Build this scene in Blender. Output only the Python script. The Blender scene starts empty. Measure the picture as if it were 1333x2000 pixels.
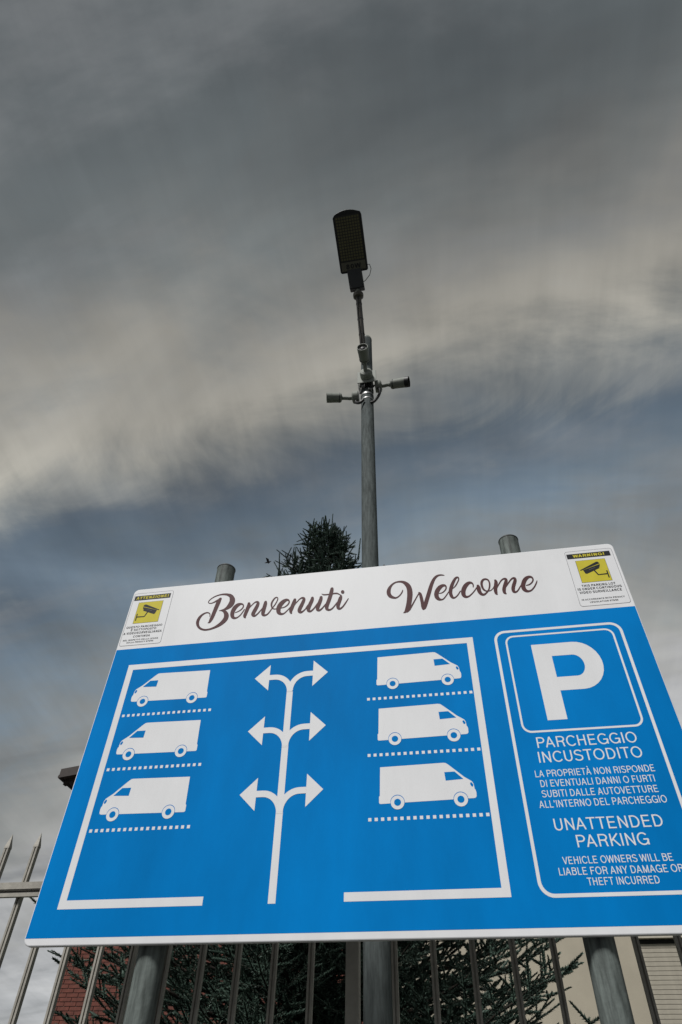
import bpy, math, random
import numpy as np
from mathutils import Vector, Matrix
random.seed(7); np.random.seed(7)
R = math.radians
sc = bpy.context.scene
col = sc.collection
GZ = 3.296            # height of the sign's top edge above the ground

# ------------------------------------------------------------------ camera
cam = bpy.data.cameras.new('camera')
cam.sensor_fit = 'HORIZONTAL'; cam.sensor_width = 36.0
cam.lens = 1253.894 / 1333.0 * 36.0
cam.clip_start = 0.05; cam.clip_end = 3000
co = bpy.data.objects.new('camera', cam); col.objects.link(co)
cr_ = Vector((0.98484698, 0.17221211, 0.02047954))
cu_ = Vector((0.10898955, -0.70645285, 0.69931799))
cf_ = Vector((-0.13489886, 0.68648915, 0.71451728))
M = Matrix((cr_, cu_, -cf_)).transposed().to_4x4()
M.translation = (1.30163, -2.01057, GZ - 1.74625)
co.matrix_world = M
sc.camera = co

# ------------------------------------------------------------------ sky, sun, exposure
EXPO = 1.2
sc.view_settings.view_transform = 'Standard'
sc.view_settings.look = 'None'
sc.view_settings.gamma = 1.0
sc.view_settings.use_curve_mapping = False
sc.view_settings.exposure = EXPO
SUN_EL, SUN_AZ = R(50), R(200)      # azimuth clockwise from +Y: sun behind the camera, a little to its left
w = bpy.data.worlds.new('World'); sc.world = w; w.use_nodes = True
nt = w.node_tree; nt.nodes.clear()
def N(t, **k):
    n = nt.nodes.new(t)
    for a, b in k.items(): setattr(n, a, b)
    return n
def LK(a, b): nt.links.new(a, b)
out = N('ShaderNodeOutputWorld'); bg = N('ShaderNodeBackground'); bg.inputs['Strength'].default_value = 0.1
sky = N('ShaderNodeTexSky', sky_type='NISHITA', sun_disc=False)
sky.sun_elevation = SUN_EL; sky.sun_rotation = SUN_AZ; sky.air_density = 1.0; sky.dust_density = 2.0
tc = N('ShaderNodeTexCoord')
sep = N('ShaderNodeSeparateXYZ'); LK(tc.outputs['Generated'], sep.inputs[0])
zz = N('ShaderNodeMath', operation='MAXIMUM'); LK(sep.outputs['Z'], zz.inputs[0]); zz.inputs[1].default_value = 0.0
za = N('ShaderNodeMath', operation='ADD'); LK(zz.outputs[0], za.inputs[0]); za.inputs[1].default_value = 0.22
px = N('ShaderNodeMath', operation='DIVIDE'); LK(sep.outputs['X'], px.inputs[0]); LK(za.outputs[0], px.inputs[1])
py = N('ShaderNodeMath', operation='DIVIDE'); LK(sep.outputs['Y'], py.inputs[0]); LK(za.outputs[0], py.inputs[1])
pl = N('ShaderNodeCombineXYZ'); LK(px.outputs[0], pl.inputs[0]); LK(py.outputs[0], pl.inputs[1])
def wnoise(scale, detail, rough, dist, loc, sx=1, sy=1, rot=0):
    mp = N('ShaderNodeMapping'); LK(pl.outputs[0], mp.inputs['Vector'])
    mp.inputs['Location'].default_value = loc; mp.inputs['Scale'].default_value = (sx, sy, 1)
    mp.inputs['Rotation'].default_value = (0, 0, rot)
    n = N('ShaderNodeTexNoise'); LK(mp.outputs[0], n.inputs['Vector'])
    n.inputs['Scale'].default_value = scale; n.inputs['Detail'].default_value = detail
    n.inputs['Roughness'].default_value = rough; n.inputs['Distortion'].default_value = dist
    return n.outputs['Fac']
def mth(op, a, b, c=None):
    m = N('ShaderNodeMath', operation=op)
    for i, v in enumerate((a, b, c)):
        if v is None: continue
        if isinstance(v, (int, float)): m.inputs[i].default_value = v
        else: LK(v, m.inputs[i])
    return m.outputs[0]
big = wnoise(1.1, 3.0, 0.5, 0.5, (3.1, 1.7, 0), 1.0, 1.3, 0.35)
mid = wnoise(3.2, 6.0, 0.58, 0.6, (0.4, 5.2, 0), 0.8, 1.5, 0.35)
fine = wnoise(9.0, 6.0, 0.6, 0.3, (7.4, 2.2, 0), 2.2, 0.45, -0.1)
strk = wnoise(5.0, 5.0, 0.6, 0.2, (1.4, 8.2, 0), 2.6, 0.30, -0.08)
# cloud banks lie in tilted bands: level lines of this dot product
dt = N('ShaderNodeVectorMath', operation='DOT_PRODUCT'); LK(tc.outputs['Generated'], dt.inputs[0])
dt.inputs[1].default_value = (-0.1123, -0.8460, 0.5212)
t1 = mth('ADD', dt.outputs['Value'], mth('MULTIPLY', mth('SUBTRACT', big, 0.5), 0.40))
t2 = mth('ADD', t1, mth('MULTIPLY', mth('SUBTRACT', mid, 0.5), 0.38))
t3 = mth('ADD', t2, mth('MULTIPLY', mth('SUBTRACT', fine, 0.5), 0.06))
fac = mth('MULTIPLY_ADD', t3, 1 / 1.4, 0.5)
ramp = N('ShaderNodeValToRGB'); LK(fac, ramp.inputs[0])
stops = [(0.00, (.42, .43, .44)), (0.13, (.42, .42, .42)), (0.20, (.30, .298, .275)), (0.265, (.20, .215, .215)),
         (0.33, (.150, .195, .235)), (0.39, (.092, .126, .165)), (0.435, (.15, .17, .18)), (0.505, (.335, .325, .285)),
         (0.56, (.40, .378, .325)), (0.63, (.235, .235, .218)), (0.71, (.120, .134, .133)), (0.82, (.085, .098, .100)), (1.0, (.15, .16, .16))]
cr = ramp.color_ramp; cr.interpolation = 'B_SPLINE'
while len(cr.elements) > 1: cr.elements.remove(cr.elements[-1])
cr.elements[0].position = stops[0][0]; cr.elements[0].color = (*stops[0][1], 1)
for p_, c_ in stops[1:]:
    e = cr.elements.new(p_); e.color = (*c_, 1)
# soft light and dark mottling of the cloud layer
mot = mth('MULTIPLY_ADD', mid, 1.0, 0.50)
mot2 = mth('MULTIPLY', mot, mth('MULTIPLY_ADD', fine, 0.30, 0.85))
wis = wnoise(2.6, 6.0, 0.55, 0.25, (11.3, 4.4, 0), 0.9, 1.9, 0.5)
wm = N('ShaderNodeMapRange', interpolation_type='SMOOTHSTEP'); LK(wis, wm.inputs[0]); wm.inputs[1].default_value = .46; wm.inputs[2].default_value = .70
wm.inputs[3].default_value = 0.0; wm.inputs[4].default_value = .50
wx = N('ShaderNodeMix', data_type='RGBA'); LK(wm.outputs[0], wx.inputs[0]); LK(ramp.outputs[0], wx.inputs[6]); wx.inputs[7].default_value = (.225, .232, .232, 1)
blo = wnoise(2.0, 4.0, 0.55, 0.6, (2.2, 9.1, 0), 0.7, 1.5, 0.35)
mot2 = mth('MULTIPLY', mot2, mth('MULTIPLY_ADD', blo, 1.3, 0.37))
mot2 = mth('MULTIPLY', mot2, mth('MULTIPLY_ADD', strk, 0.30, 0.85))
sc1 = N('ShaderNodeVectorMath', operation='SCALE'); LK(wx.outputs[2], sc1.inputs[0]); LK(mot2, sc1.inputs['Scale'])
sc2 = N('ShaderNodeVectorMath', operation='SCALE'); LK(sc1.outputs[0], sc2.inputs[0]); sc2.inputs['Scale'].default_value = 10.0 / (2 ** EXPO)
mx = N('ShaderNodeMix', data_type='RGBA'); mx.inputs[0].default_value = 0.03
LK(sc2.outputs[0], mx.inputs[6]); LK(sky.outputs[0], mx.inputs[7])
LK(mx.outputs[2], bg.inputs['Color']); LK(bg.outputs[0], out.inputs['Surface'])

sl = bpy.data.lights.new('sun', 'SUN'); sl.energy = 1.5; sl.angle = R(14); sl.color = (1.0, 0.985, 0.955)
so = bpy.data.objects.new('sun', sl); col.objects.link(so)
sd = Vector((math.sin(SUN_AZ) * math.cos(SUN_EL), math.cos(SUN_AZ) * math.cos(SUN_EL), math.sin(SUN_EL)))
so.rotation_euler = sd.to_track_quat('Z', 'Y').to_euler(); so.location = sd * 50

# ------------------------------------------------------------------ materials
def mat(name, base, rough=0.6, metal=0.0, noise=0.12, nscale=8.0, bump=0.0, bscale=60.0, spec=0.5, second=None, streak=None, coat=0):
    m = bpy.data.materials.new(name); m.use_nodes = True
    t = m.node_tree; b = t.nodes['Principled BSDF']
    b.inputs['Roughness'].default_value = rough; b.inputs['Metallic'].default_value = metal
    b.inputs['Specular IOR Level'].default_value = spec
    if coat: b.inputs['Coat Weight'].default_value = coat; b.inputs['Coat Roughness'].default_value = .15
    g = t.nodes.new('ShaderNodeTexCoord')
    mp = t.nodes.new('ShaderNodeMapping'); t.links.new(g.outputs['Object'], mp.inputs[0])
    if streak: mp.inputs['Scale'].default_value = streak
    n = t.nodes.new('ShaderNodeTexNoise'); n.inputs['Scale'].default_value = nscale; n.inputs['Detail'].default_value = 6
    n.inputs['Roughness'].default_value = .62
    t.links.new(mp.outputs[0], n.inputs['Vector'])
    c = t.nodes.new('ShaderNodeValToRGB'); t.links.new(n.outputs['Fac'], c.inputs[0])
    s = second or [v * (1 - noise) for v in base]
    hi = [min(1, v * (1 + noise * .6)) for v in base]
    c.color_ramp.elements[0].position = .32; c.color_ramp.elements[0].color = (*s, 1)
    c.color_ramp.elements[1].position = .68; c.color_ramp.elements[1].color = (*hi, 1)
    t.links.new(c.outputs[0], b.inputs['Base Color'])
    rr = t.nodes.new('ShaderNodeMapRange'); t.links.new(n.outputs['Fac'], rr.inputs[0])
    rr.inputs[3].default_value = max(0, rough - .08); rr.inputs[4].default_value = min(1, rough + .08)
    t.links.new(rr.outputs[0], b.inputs['Roughness'])
    if bump:
        n2 = t.nodes.new('ShaderNodeTexNoise'); n2.inputs['Scale'].default_value = bscale; n2.inputs['Detail'].default_value = 4
        t.links.new(g.outputs['Object'], n2.inputs['Vector'])
        bp = t.nodes.new('ShaderNodeBump'); bp.inputs['Strength'].default_value = bump; bp.inputs['Distance'].default_value = .01
        t.links.new(n2.outputs['Fac'], bp.inputs['Height']); t.links.new(bp.outputs[0], b.inputs['Normal'])
    return m
MT = dict(
    white=mat('white_vinyl', (.775, .78, .80), .5, noise=.055, nscale=2.4, streak=(3.5, 3.5, 1.0), bump=.05, bscale=2.2, spec=.3),
    blue=mat('blue_vinyl', (.0, .200, .575), .6, noise=.20, nscale=1.1, streak=(2.2, 2.2, .8), bump=.06, bscale=2.2, spec=.04),
    edge=mat('sign_edge_paint', (.66, .65, .67), .45, noise=.08),
    maroon=mat('maroon_print', (.085, .034, .037), .5, noise=.10, nscale=25, spec=.12),
    black=mat('black_print', (.018, .020, .024), .5, noise=.1, spec=.15),
    thin=mat('grey_print', (.13, .13, .15), .5, spec=.15),
    yellow=mat('yellow_print', (.60, .52, .045), .5, noise=.08, nscale=20, spec=.15),
    galv=mat('galvanised_steel', (.10, .115, .115), .8, metal=.0, spec=.12, noise=.45, nscale=7, streak=(9, 9, 1.1), bump=.15, bscale=40),
    galv2=mat('galvanised_steel_post', (.13, .15, .142), .65, metal=.0, spec=.2, noise=.6, nscale=9, streak=(7, 7, .9), bump=.2, bscale=40),
    cap=mat('dark_plastic_cap', (.055, .06, .062), .6),
    arm=mat('lamp_arm_steel', (.105, .095, .082), .5, metal=.0, spec=.3, noise=.3, streak=(6, 6, 2)),
    lampb=mat('black_cast_aluminium', (.012, .014, .015), .45, noise=.2),
    led=mat('led_panel_plate', (.13, .125, .095), .5, noise=.15),
    ledc=mat('led_chip_lens', (.135, .125, .06), .3, noise=.1),
    leddark=mat('led_panel_gap', (.030, .031, .027), .5),
    camb=mat('grey_camera_housing', (.23, .245, .22), .6, spec=.25, noise=.12),
    camw=mat('pale_plastic_box', (.27, .285, .26), .6, spec=.25, noise=.1),
    lens=mat('dark_lens_glass', (.012, .013, .018), .45, spec=.3, noise=.1),
    ring=mat('lens_ring', (.16, .16, .155), .7, spec=.1),
    cable=mat('black_cable', (.012, .012, .013), .5),
    band=mat('steel_band', (.34, .34, .34), .45, metal=.5, noise=.2),
    fence=mat('fence_paint', (.36, .34, .30), .55, noise=.22, nscale=14, bump=.12, bscale=90),
    fencedk=mat('fence_groove_shade', (.05, .048, .044), .6),  # fence paint darkened, the groove's shade put into its colour
    bark=mat('spruce_bark', (.035, .028, .022), .9, noise=.4, nscale=20, bump=.6, bscale=50),
    wood=mat('brown_painted_wood', (.045, .035, .032), .7, noise=.3, nscale=6),
    tile=mat('dark_roof_tile', (.07, .05, .045), .8, noise=.3),
    mortar=mat('mortar', (.22, .20, .18), .9, bump=.3),
    brick=mat('red_brick', (.15, .046, .032), .85, noise=.45, nscale=5, bump=.4, bscale=70),
    plaster=mat('beige_plaster', (.40, .36, .285), .85, noise=.12, nscale=1.2, bump=.25, bscale=120),
    trim=mat('pale_trim', (.5, .46, .38), .7),
    shutter=mat('beige_shutter', (.36, .33, .27), .6),
    dark=mat('shaded_gap', (.015, .015, .015), .8),
    frame=mat('window_frame_paint', (.55, .53, .48), .5),
    glass=mat('dark_window_glass', (.02, .025, .03), .08),
    asphalt=mat('asphalt', (.055, .055, .057), .9, noise=.3, nscale=3, bump=.5, bscale=200),
    concrete=mat('concrete', (.30, .29, .27), .85, noise=.2, nscale=4, bump=.3),
    grass=mat('grass', (.05, .08, .03), .95, noise=.4, nscale=6, bump=.6),
    bird=mat('dark_feathers', (.03, .03, .032), .7),
)
# needles: hue drifts from shoot to shoot
def needle_mat(name, c0, c1):
    m = bpy.data.materials.new(name); m.use_nodes = True; t = m.node_tree; b = t.nodes['Principled BSDF']
    b.inputs['Roughness'].default_value = .55; b.inputs['Specular IOR Level'].default_value = .35
    g = t.nodes.new('ShaderNodeTexCoord'); n = t.nodes.new('ShaderNodeTexNoise'); n.inputs['Scale'].default_value = 6; n.inputs['Detail'].default_value = 5
    t.links.new(g.outputs['Object'], n.inputs['Vector'])
    c = t.nodes.new('ShaderNodeValToRGB'); t.links.new(n.outputs['Fac'], c.inputs[0])
    c.color_ramp.elements[0].position = .35; c.color_ramp.elements[0].color = (*c0, 1)
    c.color_ramp.elements[1].position = .65; c.color_ramp.elements[1].color = (*c1, 1)
    t.links.new(c.outputs[0], b.inputs['Base Color'])
    return m
MT['needle'] = needle_mat('spruce_needles', (.030, .055, .042), (.082, .128, .100))

# ------------------------------------------------------------------ building helpers
WO = {}     # world origin of each object
def tag(o, label=None, cat=None, group=None, kind=None):
    if label: o['label'] = label
    if cat: o['category'] = cat
    if group: o['group'] = group
    if kind: o['kind'] = kind
    return o
def empty(name, loc, label=None, cat=None, group=None):
    o = bpy.data.objects.new(name, None); col.objects.link(o); o.location = loc
    o.empty_display_size = .1; WO[o.name] = Vector(loc)
    return tag(o, label, cat, group)
class MB:
    def __init__(s): s.v = []; s.f = []; s.sm = []
    def add(s, vs, fs, smooth=False):
        k = len(s.v); s.v += [tuple(v) for v in vs]; s.f += [tuple(i + k for i in f) for f in fs]; s.sm += [smooth] * len(fs); return s
    def box(s, a, b):
        (x0, y0, z0), (x1, y1, z1) = a, b
        return s.add([(x0, y0, z0), (x1, y0, z0), (x1, y1, z0), (x0, y1, z0), (x0, y0, z1), (x1, y0, z1), (x1, y1, z1), (x0, y1, z1)],
                     [(0, 3, 2, 1), (4, 5, 6, 7), (0, 1, 5, 4), (1, 2, 6, 5), (2, 3, 7, 6), (3, 0, 4, 7)])
    def obox(s, c, ax, ay, az, hx, hy, hz):
        c, ax, ay, az = map(Vector, (c, ax, ay, az))
        P = [c + ax * (hx * i) + ay * (hy * j) + az * (hz * k) for k in (-1, 1) for j in (-1, 1) for i in (-1, 1)]
        return s.add(P, [(0, 2, 3, 1), (4, 5, 7, 6), (0, 1, 5, 4), (1, 3, 7, 5), (3, 2, 6, 7), (2, 0, 4, 6)])
    def sweep(s, pts, rad, n=20, cap=True, smooth=True):
        pts = [Vector(p) for p in pts]
        if not hasattr(rad, '__len__'): rad = [rad] * len(pts)
        ref = None; vs = []; k = len(pts)
        for i, p in enumerate(pts):
            d = (pts[min(i + 1, k - 1)] - pts[max(i - 1, 0)])
            if d.length < 1e-9: d = Vector((0, 0, 1))
            d.normalize()
            if ref is None:
                ref = d.orthogonal().normalized()
            ref = (ref - d * ref.dot(d)).normalized(); b = d.cross(ref)
            for j in range(n):
                a = 2 * math.pi * j / n
                vs.append(p + (ref * math.cos(a) + b * math.sin(a)) * rad[i])
        s.add(vs, [(i * n + j, i * n + (j + 1) % n, (i + 1) * n + (j + 1) % n, (i + 1) * n + j) for i in range(k - 1) for j in range(n)], smooth)
        if cap:
            s.add(vs[:n], [tuple(range(n))[::-1]]); s.add(vs[-n:], [tuple(range(n))])
        return s
    def lathe(s, c, axis, prof, n=24, smooth=True, cap=True):      # prof: (distance along the axis, radius); hard creases between entries
        c = Vector(c); axis = Vector(axis).normalized(); a1 = axis.orthogonal().normalized(); b1 = axis.cross(a1)
        def ringv(h, r): return [c + axis * h + (a1 * math.cos(2 * math.pi * j / n) + b1 * math.sin(2 * math.pi * j / n)) * r for j in range(n)]
        for (h0, r0), (h1, r1) in zip(prof[:-1], prof[1:]):
            s.add(ringv(h0, r0) + ringv(h1, r1), [(j, (j + 1) % n, n + (j + 1) % n, n + j) for j in range(n)], smooth)
        if cap:
            s.add(ringv(*prof[0]), [tuple(range(n))[::-1]]); s.add(ringv(*prof[-1]), [tuple(range(n))])
        return s
    def flat(s, poly, y):                                          # print on the sign face: polygon in (x, z below the top), facing -Y
        a = sum(poly[i][0] * poly[(i + 1) % len(poly)][1] - poly[(i + 1) % len(poly)][0] * poly[i][1] for i in range(len(poly)))
        if a < 0: poly = poly[::-1]
        return s.add([(x, y, z + GZ) for x, z in poly], [tuple(range(len(poly)))])
    def prism(s, poly, d0, d1, fn):                                # polygon extruded; fn(u, v, d) -> point
        n = len(poly)
        s.add([fn(u, v, d0) for u, v in poly] + [fn(u, v, d1) for u, v in poly],
              [tuple(range(n))[::-1], tuple(range(n, 2 * n))] + [(i, (i + 1) % n, n + (i + 1) % n, n + i) for i in range(n)])
        return s
    def build(s, name, m, parent=None, kind=None, label=None, bevel=0.0, fix=True):
        v = np.array(s.v, dtype=float); c = (v.min(0) + v.max(0)) / 2
        me = bpy.data.meshes.new(name); me.from_pydata([tuple(p) for p in (v - c)], [], s.f); me.materials.append(MT[m])
        if any(s.sm): me.polygons.foreach_set('use_smooth', s.sm)
        me.update()
        o = bpy.data.objects.new(name, me); col.objects.link(o)
        c = Vector(c); WO[o.name] = c.copy()
        if parent: o.parent = parent; o.location = c - WO[parent.name]
        else: o.location = c
        if bevel:
            b = o.modifiers.new('bevel', 'BEVEL'); b.width = bevel; b.segments = 2; b.limit_method = 'ANGLE'
        return tag(o, label, None, None, kind)
def rrect(x0, x1, z0, z1, r, n=7):
    P = []
    for cx, cz, a0 in ((x1 - r, z1 - r, 0), (x0 + r, z1 - r, 90), (x0 + r, z0 + r, 180), (x1 - r, z0 + r, 270)):
        for k in range(n + 1):
            a = R(a0 + 90 * k / n); P.append((cx + r * math.cos(a), cz + r * math.sin(a)))
    return P
def ringstrip(mb, outer, inner, y):
    n = len(outer)
    vs = [(x, y, z + GZ) for x, z in outer] + [(x, y, z + GZ) for x, z in inner]
    mb.add(vs, [(i, (i + 1) % n, n + (i + 1) % n, n + i) for i in range(n)])
def disc(cx, cz, r, n=28): return [(cx + r * math.cos(2 * math.pi * k / n), cz + r * math.sin(2 * math.pi * k / n)) for k in range(n)]
def arcp(cx, cy, rx, ry, a0, a1, n=10):
    return [(cx + rx * math.cos(R(a0 + (a1 - a0) * k / n)), cy + ry * math.sin(R(a0 + (a1 - a0) * k / n))) for k in range(n + 1)]
def letter(ch, w):
    """strokes (centre lines, cap height 1, stroke width w) and the advance width"""
    h = w / 2; T = 1 - h
    if ch in 'AÀ':
        st = [[(h * .9, 0), (.36, 1 - h * .2)], [(.36, 1 - h * .2), (.72 - h * .9, 0)], [(.13, .32), (.59, .32)]]
        return st + ([[(.26, 1.26), (.40, 1.10)]] if ch == 'À' else []), .76
    if ch in 'EÈ':
        st = [[(.09 + h, 0), (.09 + h, 1)], [(.09, T), (.64, T)], [(.09, .52), (.60, .52)], [(.09, h), (.66, h)]]
        return st + ([[(.26, 1.26), (.40, 1.10)]] if ch == 'È' else []), .74
    D = {
     'B': ([[(.09 + h, 0), (.09 + h, 1)], [(.09, T), (.42, T)] + arcp(.42, .765, .22, .765 - .53 - 0 * h if False else T - .765, 90, -90, 8) + [(.09, 1.53 - T)],
            [(.42, 1.53 - T)] + arcp(.43, (h + 1.53 - T) / 2, .245, (1.53 - T - h) / 2, 90, -90, 8) + [(.09, h)]], .76),
     'C': ([arcp(.44, .5, .44 - .04 - h, .5 - h + .012, 38, 322, 20)], .80),
     'D': ([[(.09 + h, 0), (.09 + h, 1)], [(.09, T), (.36, T)] + arcp(.36, .5, .36 - h + .03, .5 - h, 90, -90, 14) + [(.09, h)]], .81),
     'F': ([[(.09 + h, 0), (.09 + h, 1)], [(.09, T), (.62, T)], [(.09, .50), (.56, .50)]], .68),
     'G': ([arcp(.45, .5, .45 - .04 - h, .5 - h + .012, 42, 352, 22), [(.47, .46), (.81, .46)], [(.81 - h * .8, .46 + h), (.81 - h * .8, .02)]], .88),
     'H': ([[(.09 + h, 0), (.09 + h, 1)], [(.70 - h, 0), (.70 - h, 1)], [(.09, .53), (.70, .53)]], .79),
     'I': ([[(.09 + h, 0), (.09 + h, 1)]], .18 + w),
     'K': ([[(.09 + h, 0), (.09 + h, 1)], [(.66, 1.0), (.13, .36)], [(.30, .55), (.70, 0)]], .73),
     'L': ([[(.09 + h, 0), (.09 + h, 1)], [(.09, h), (.60, h)]], .63),
     'M': ([[(.09 + h, 0), (.09 + h, 1)], [(.09 + h, .97), (.46, .04)], [(.46, .04), (.83 - h, .97)], [(.83 - h, 0), (.83 - h, 1)]], .92),
     'N': ([[(.09 + h, 0), (.09 + h, 1)], [(.09 + h * .8, .98), (.71 - h * .8, .02)], [(.71 - h, 0), (.71 - h, 1)]], .80),
     'O': ([arcp(.45, .5, .45 - .04 - h, .5 - h + .012, 0, 360, 26)], .90),
     'Q': ([arcp(.45, .5, .45 - .04 - h, .5 - h + .012, 0, 360, 26), [(.50, .24), (.84, -.04)]], .90),
     'P': ([[(.09 + h, 0), (.09 + h, 1)], [(.09, T), (.42, T)] + arcp(.42, (T + .47) / 2, .24, (T - .47) / 2, 90, -90, 10) + [(.09, .47)]], .72),
     'R': ([[(.09 + h, 0), (.09 + h, 1)], [(.09, T), (.44, T)] + arcp(.44, (T + .50) / 2, .235, (T - .50) / 2, 90, -90, 10) + [(.09, .50)], [(.42, .50), (.56, .44), (.61, .30), (.62, .12), (.67, 0)]], .78),
     'S': ([arcp(.36, .745, .26, T - .745 + .012, 20, 180, 10)[:-1] + [(.10, .73), (.14, .62), (.30, .55), (.46, .50), (.62 - h * .2, .42), (.645 - h * .2, .28)] + arcp(.355, .26, .29 - h * .2, .26 - h + .012, 0, -165, 10)[1:]], .72),
     'T': ([[(.02, T), (.66, T)], [(.34, 0), (.34, 1)]], .68),
     'U': ([[(.09 + h, 1), (.09 + h, .36)] + arcp(.395, .345, .305 - h, .345 - h + .012, 180, 360, 14) + [(.70 - h, 1)]], .79),
     'V': ([[(h * .9, 1), (.34, h * .2)], [(.34, h * .2), (.68 - h * .9, 1)]], .68),
     'W': ([[(h * .8, 1), (.26, h * .2)], [(.26, h * .2), (.49, .98)], [(.49, .98), (.72, h * .2)], [(.72, h * .2), (.98 - h * .8, 1)]], .98),
     'Y': ([[(h * .8, 1), (.35, .42)], [(.70 - h * .8, 1), (.35, .42)], [(.35, 0), (.35, .46)]], .70),
     'Z': ([[(.06, T), (.60, T)], [(.58, .97), (.08, .03)], [(.04, h), (.64, h)]], .68),
     "'": ([[(.09 + h, 1), (.09 + h, .70)]], .20 + w * .6),
     '!': ([[(.12 + h, 1), (.12 + h, .28)], [(.12 + h, w * 1.05), (.12 + h, 0)]], .28 + w),
     '0': ([arcp(.31, .5, .27 - h, .5 - h + .01, 0, 360, 22)], .62),
     '5': ([[(.56, T), (.16, T), (.11, .52)], [(.10, .54)] + arcp(.32, .34, .27 - h, .34 - h, 120, -150, 14)], .62),
     '6': ([arcp(.32, .33, .28 - h, .33 - h, 0, 360, 18), [(.53, .84)] + arcp(.34, .60, .29 - h, .40 - h, 70, 190, 10)], .62),
     '7': ([[(.04, T), (.58, T)], [(.56, .96), (.34, .50), (.22, 0)]], .62),
     '8': ([arcp(.32, .73, .24 - h, .27 - h, 0, 360, 18), arcp(.32, .265, .28 - h, .275 - h, 0, 360, 18)], .64),
     '9': ([arcp(.30, .67, .28 - h, .33 - h, 0, 360, 18), [(.09, .16)] + arcp(.28, .40, .29 - h, .40 - h, 250, 370, 10)], .62),
     '/': ([[(.02, -.02), (.30, 1.02)]], .34),
    }
    return D[ch]
def text_mb(txt, fn, width=None, cap=None, w=.12, step=.00003):
    """lettering from strokes; fn(u, v, d): u along the line, v up from the baseline, d out from the surface"""
    x = 0; items = []
    for ch in txt:
        if ch == ' ': x += .30; continue
        st, a = letter(ch, w); items.append((x, st)); x += a + .035
    allx = [x0 + p[0] for x0, st in items for l in st for p in l]
    lo, hi = min(allx) - w / 2, max(allx) + w / 2
    sx = (width / (hi - lo)) if width else cap
    mb = MB(); d = 0
    for x0, st in items:
        for k, l in enumerate(st):
            n = len(l); closed = n > 12 and math.hypot(l[0][0] - l[-1][0], l[0][1] - l[-1][1]) < 1e-6
            vs = []
            for i in range(n):
                a = l[i - 1] if i else (l[-2] if closed else l[0]); b = l[i + 1] if i < n - 1 else (l[1] if closed else l[-1])
                p = l[i]
                d1 = (p[0] - a[0], p[1] - a[1]); d2 = (b[0] - p[0], b[1] - p[1])
                l1 = math.hypot(*d1); l2 = math.hypot(*d2)
                if l1 < 1e-9: d1, l1 = d2, l2
                if l2 < 1e-9: d2, l2 = d1, l1
                n1 = (-d1[1] / l1, d1[0] / l1); n2 = (-d2[1] / l2, d2[0] / l2)
                m = (n1[0] + n2[0], n1[1] + n2[1]); ml = math.hypot(*m) or 1; m = (m[0] / ml, m[1] / ml)
                c = max(.45, m[0] * n1[0] + m[1] * n1[1]); q = w / 2 / c
                vs += [fn((x0 + p[0] + m[0] * q - lo) * sx, (p[1] + m[1] * q) * cap, step * (k + 1)), fn((x0 + p[0] - m[0] * q - lo) * sx, (p[1] - m[1] * q) * cap, step * (k + 1))]
            mb.add(vs, [(2 * i + 1, 2 * i + 3, 2 * i + 2, 2 * i) for i in range(n - 1)])
    return mb

# ------------------------------------------------------------------ ground
MB().add([(-400, -400, 0), (400, -400, 0), (400, 400, 0), (-400, 400, 0)], [(0, 1, 2, 3)]).build('ground', 'asphalt', kind='structure')
MB().box((-14, .0, 0), (14, .22, .13)).build('kerb', 'concrete', kind='structure', bevel=.015)
MB().add([(-14, .222, .10), (14, .222, .10), (14, 7.0, .10), (-14, 7.0, .10)], [(0, 1, 2, 3)]).build('lawn', 'grass', kind='structure')

# ------------------------------------------------------------------ parking sign
sign = empty('parking_sign', (1.0, .045, 0), 'blue and white parking board with van diagram under Benvenuti Welcome lettering', 'sign')
F = -0.0003
p = MB(); pr = rrect(0, 2.0, -1.317, 0, .022)
p.prism(pr, 0.0, .018, lambda u, v, d: (u, d, v + GZ))
p.build('panel', 'white', sign, bevel=.003)
b = MB(); pb = [(.0035, -.3085), (1.9965, -.3085), (1.9965, -1.2975), (.0035, -1.2975)]
b.flat(pb, F).build('blue_field', 'blue', sign)
F1, F2, F3, F4 = F - .0003, F - .0005, F - .0007, F - .0009
# bay outline
t_ = .0232
b = MB(); xl, xr, zt, zb = .0770, 1.4085, -.3845, -1.2245
ringless = [(xl, zb), (.5310, zb), (.5310, zb + t_), (xl + t_, zb + t_), (xl + t_, zt - t_), (xr - t_, zt - t_), (xr - t_, zb + t_), (.9472, zb + t_), (.9472, zb), (xr, zb), (xr, zt), (xl, zt)]
b.add([(xl, F1, zt + GZ), (xr, F1, zt + GZ), (xr, F1, zt - t_ + GZ), (xl, F1, zt - t_ + GZ)], [(0, 3, 2, 1)])
b.flat([(xl, zt - t_), (xl + t_, zt - t_), (xl + t_, zb + t_), (xl, zb + t_)], F1)
b.flat([(xr - t_, zt - t_), (xr, zt - t_), (xr, zb + t_), (xr - t_, zb + t_)], F1)
b.flat([(xl, zb + t_), (.5310, zb + t_), (.5310, zb), (xl, zb)], F1)
b.flat([(.9472, zb + t_), (xr, zb + t_), (xr, zb), (.9472, zb)], F1)
b.build('parking_bay_outline', 'white', sign)
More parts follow.
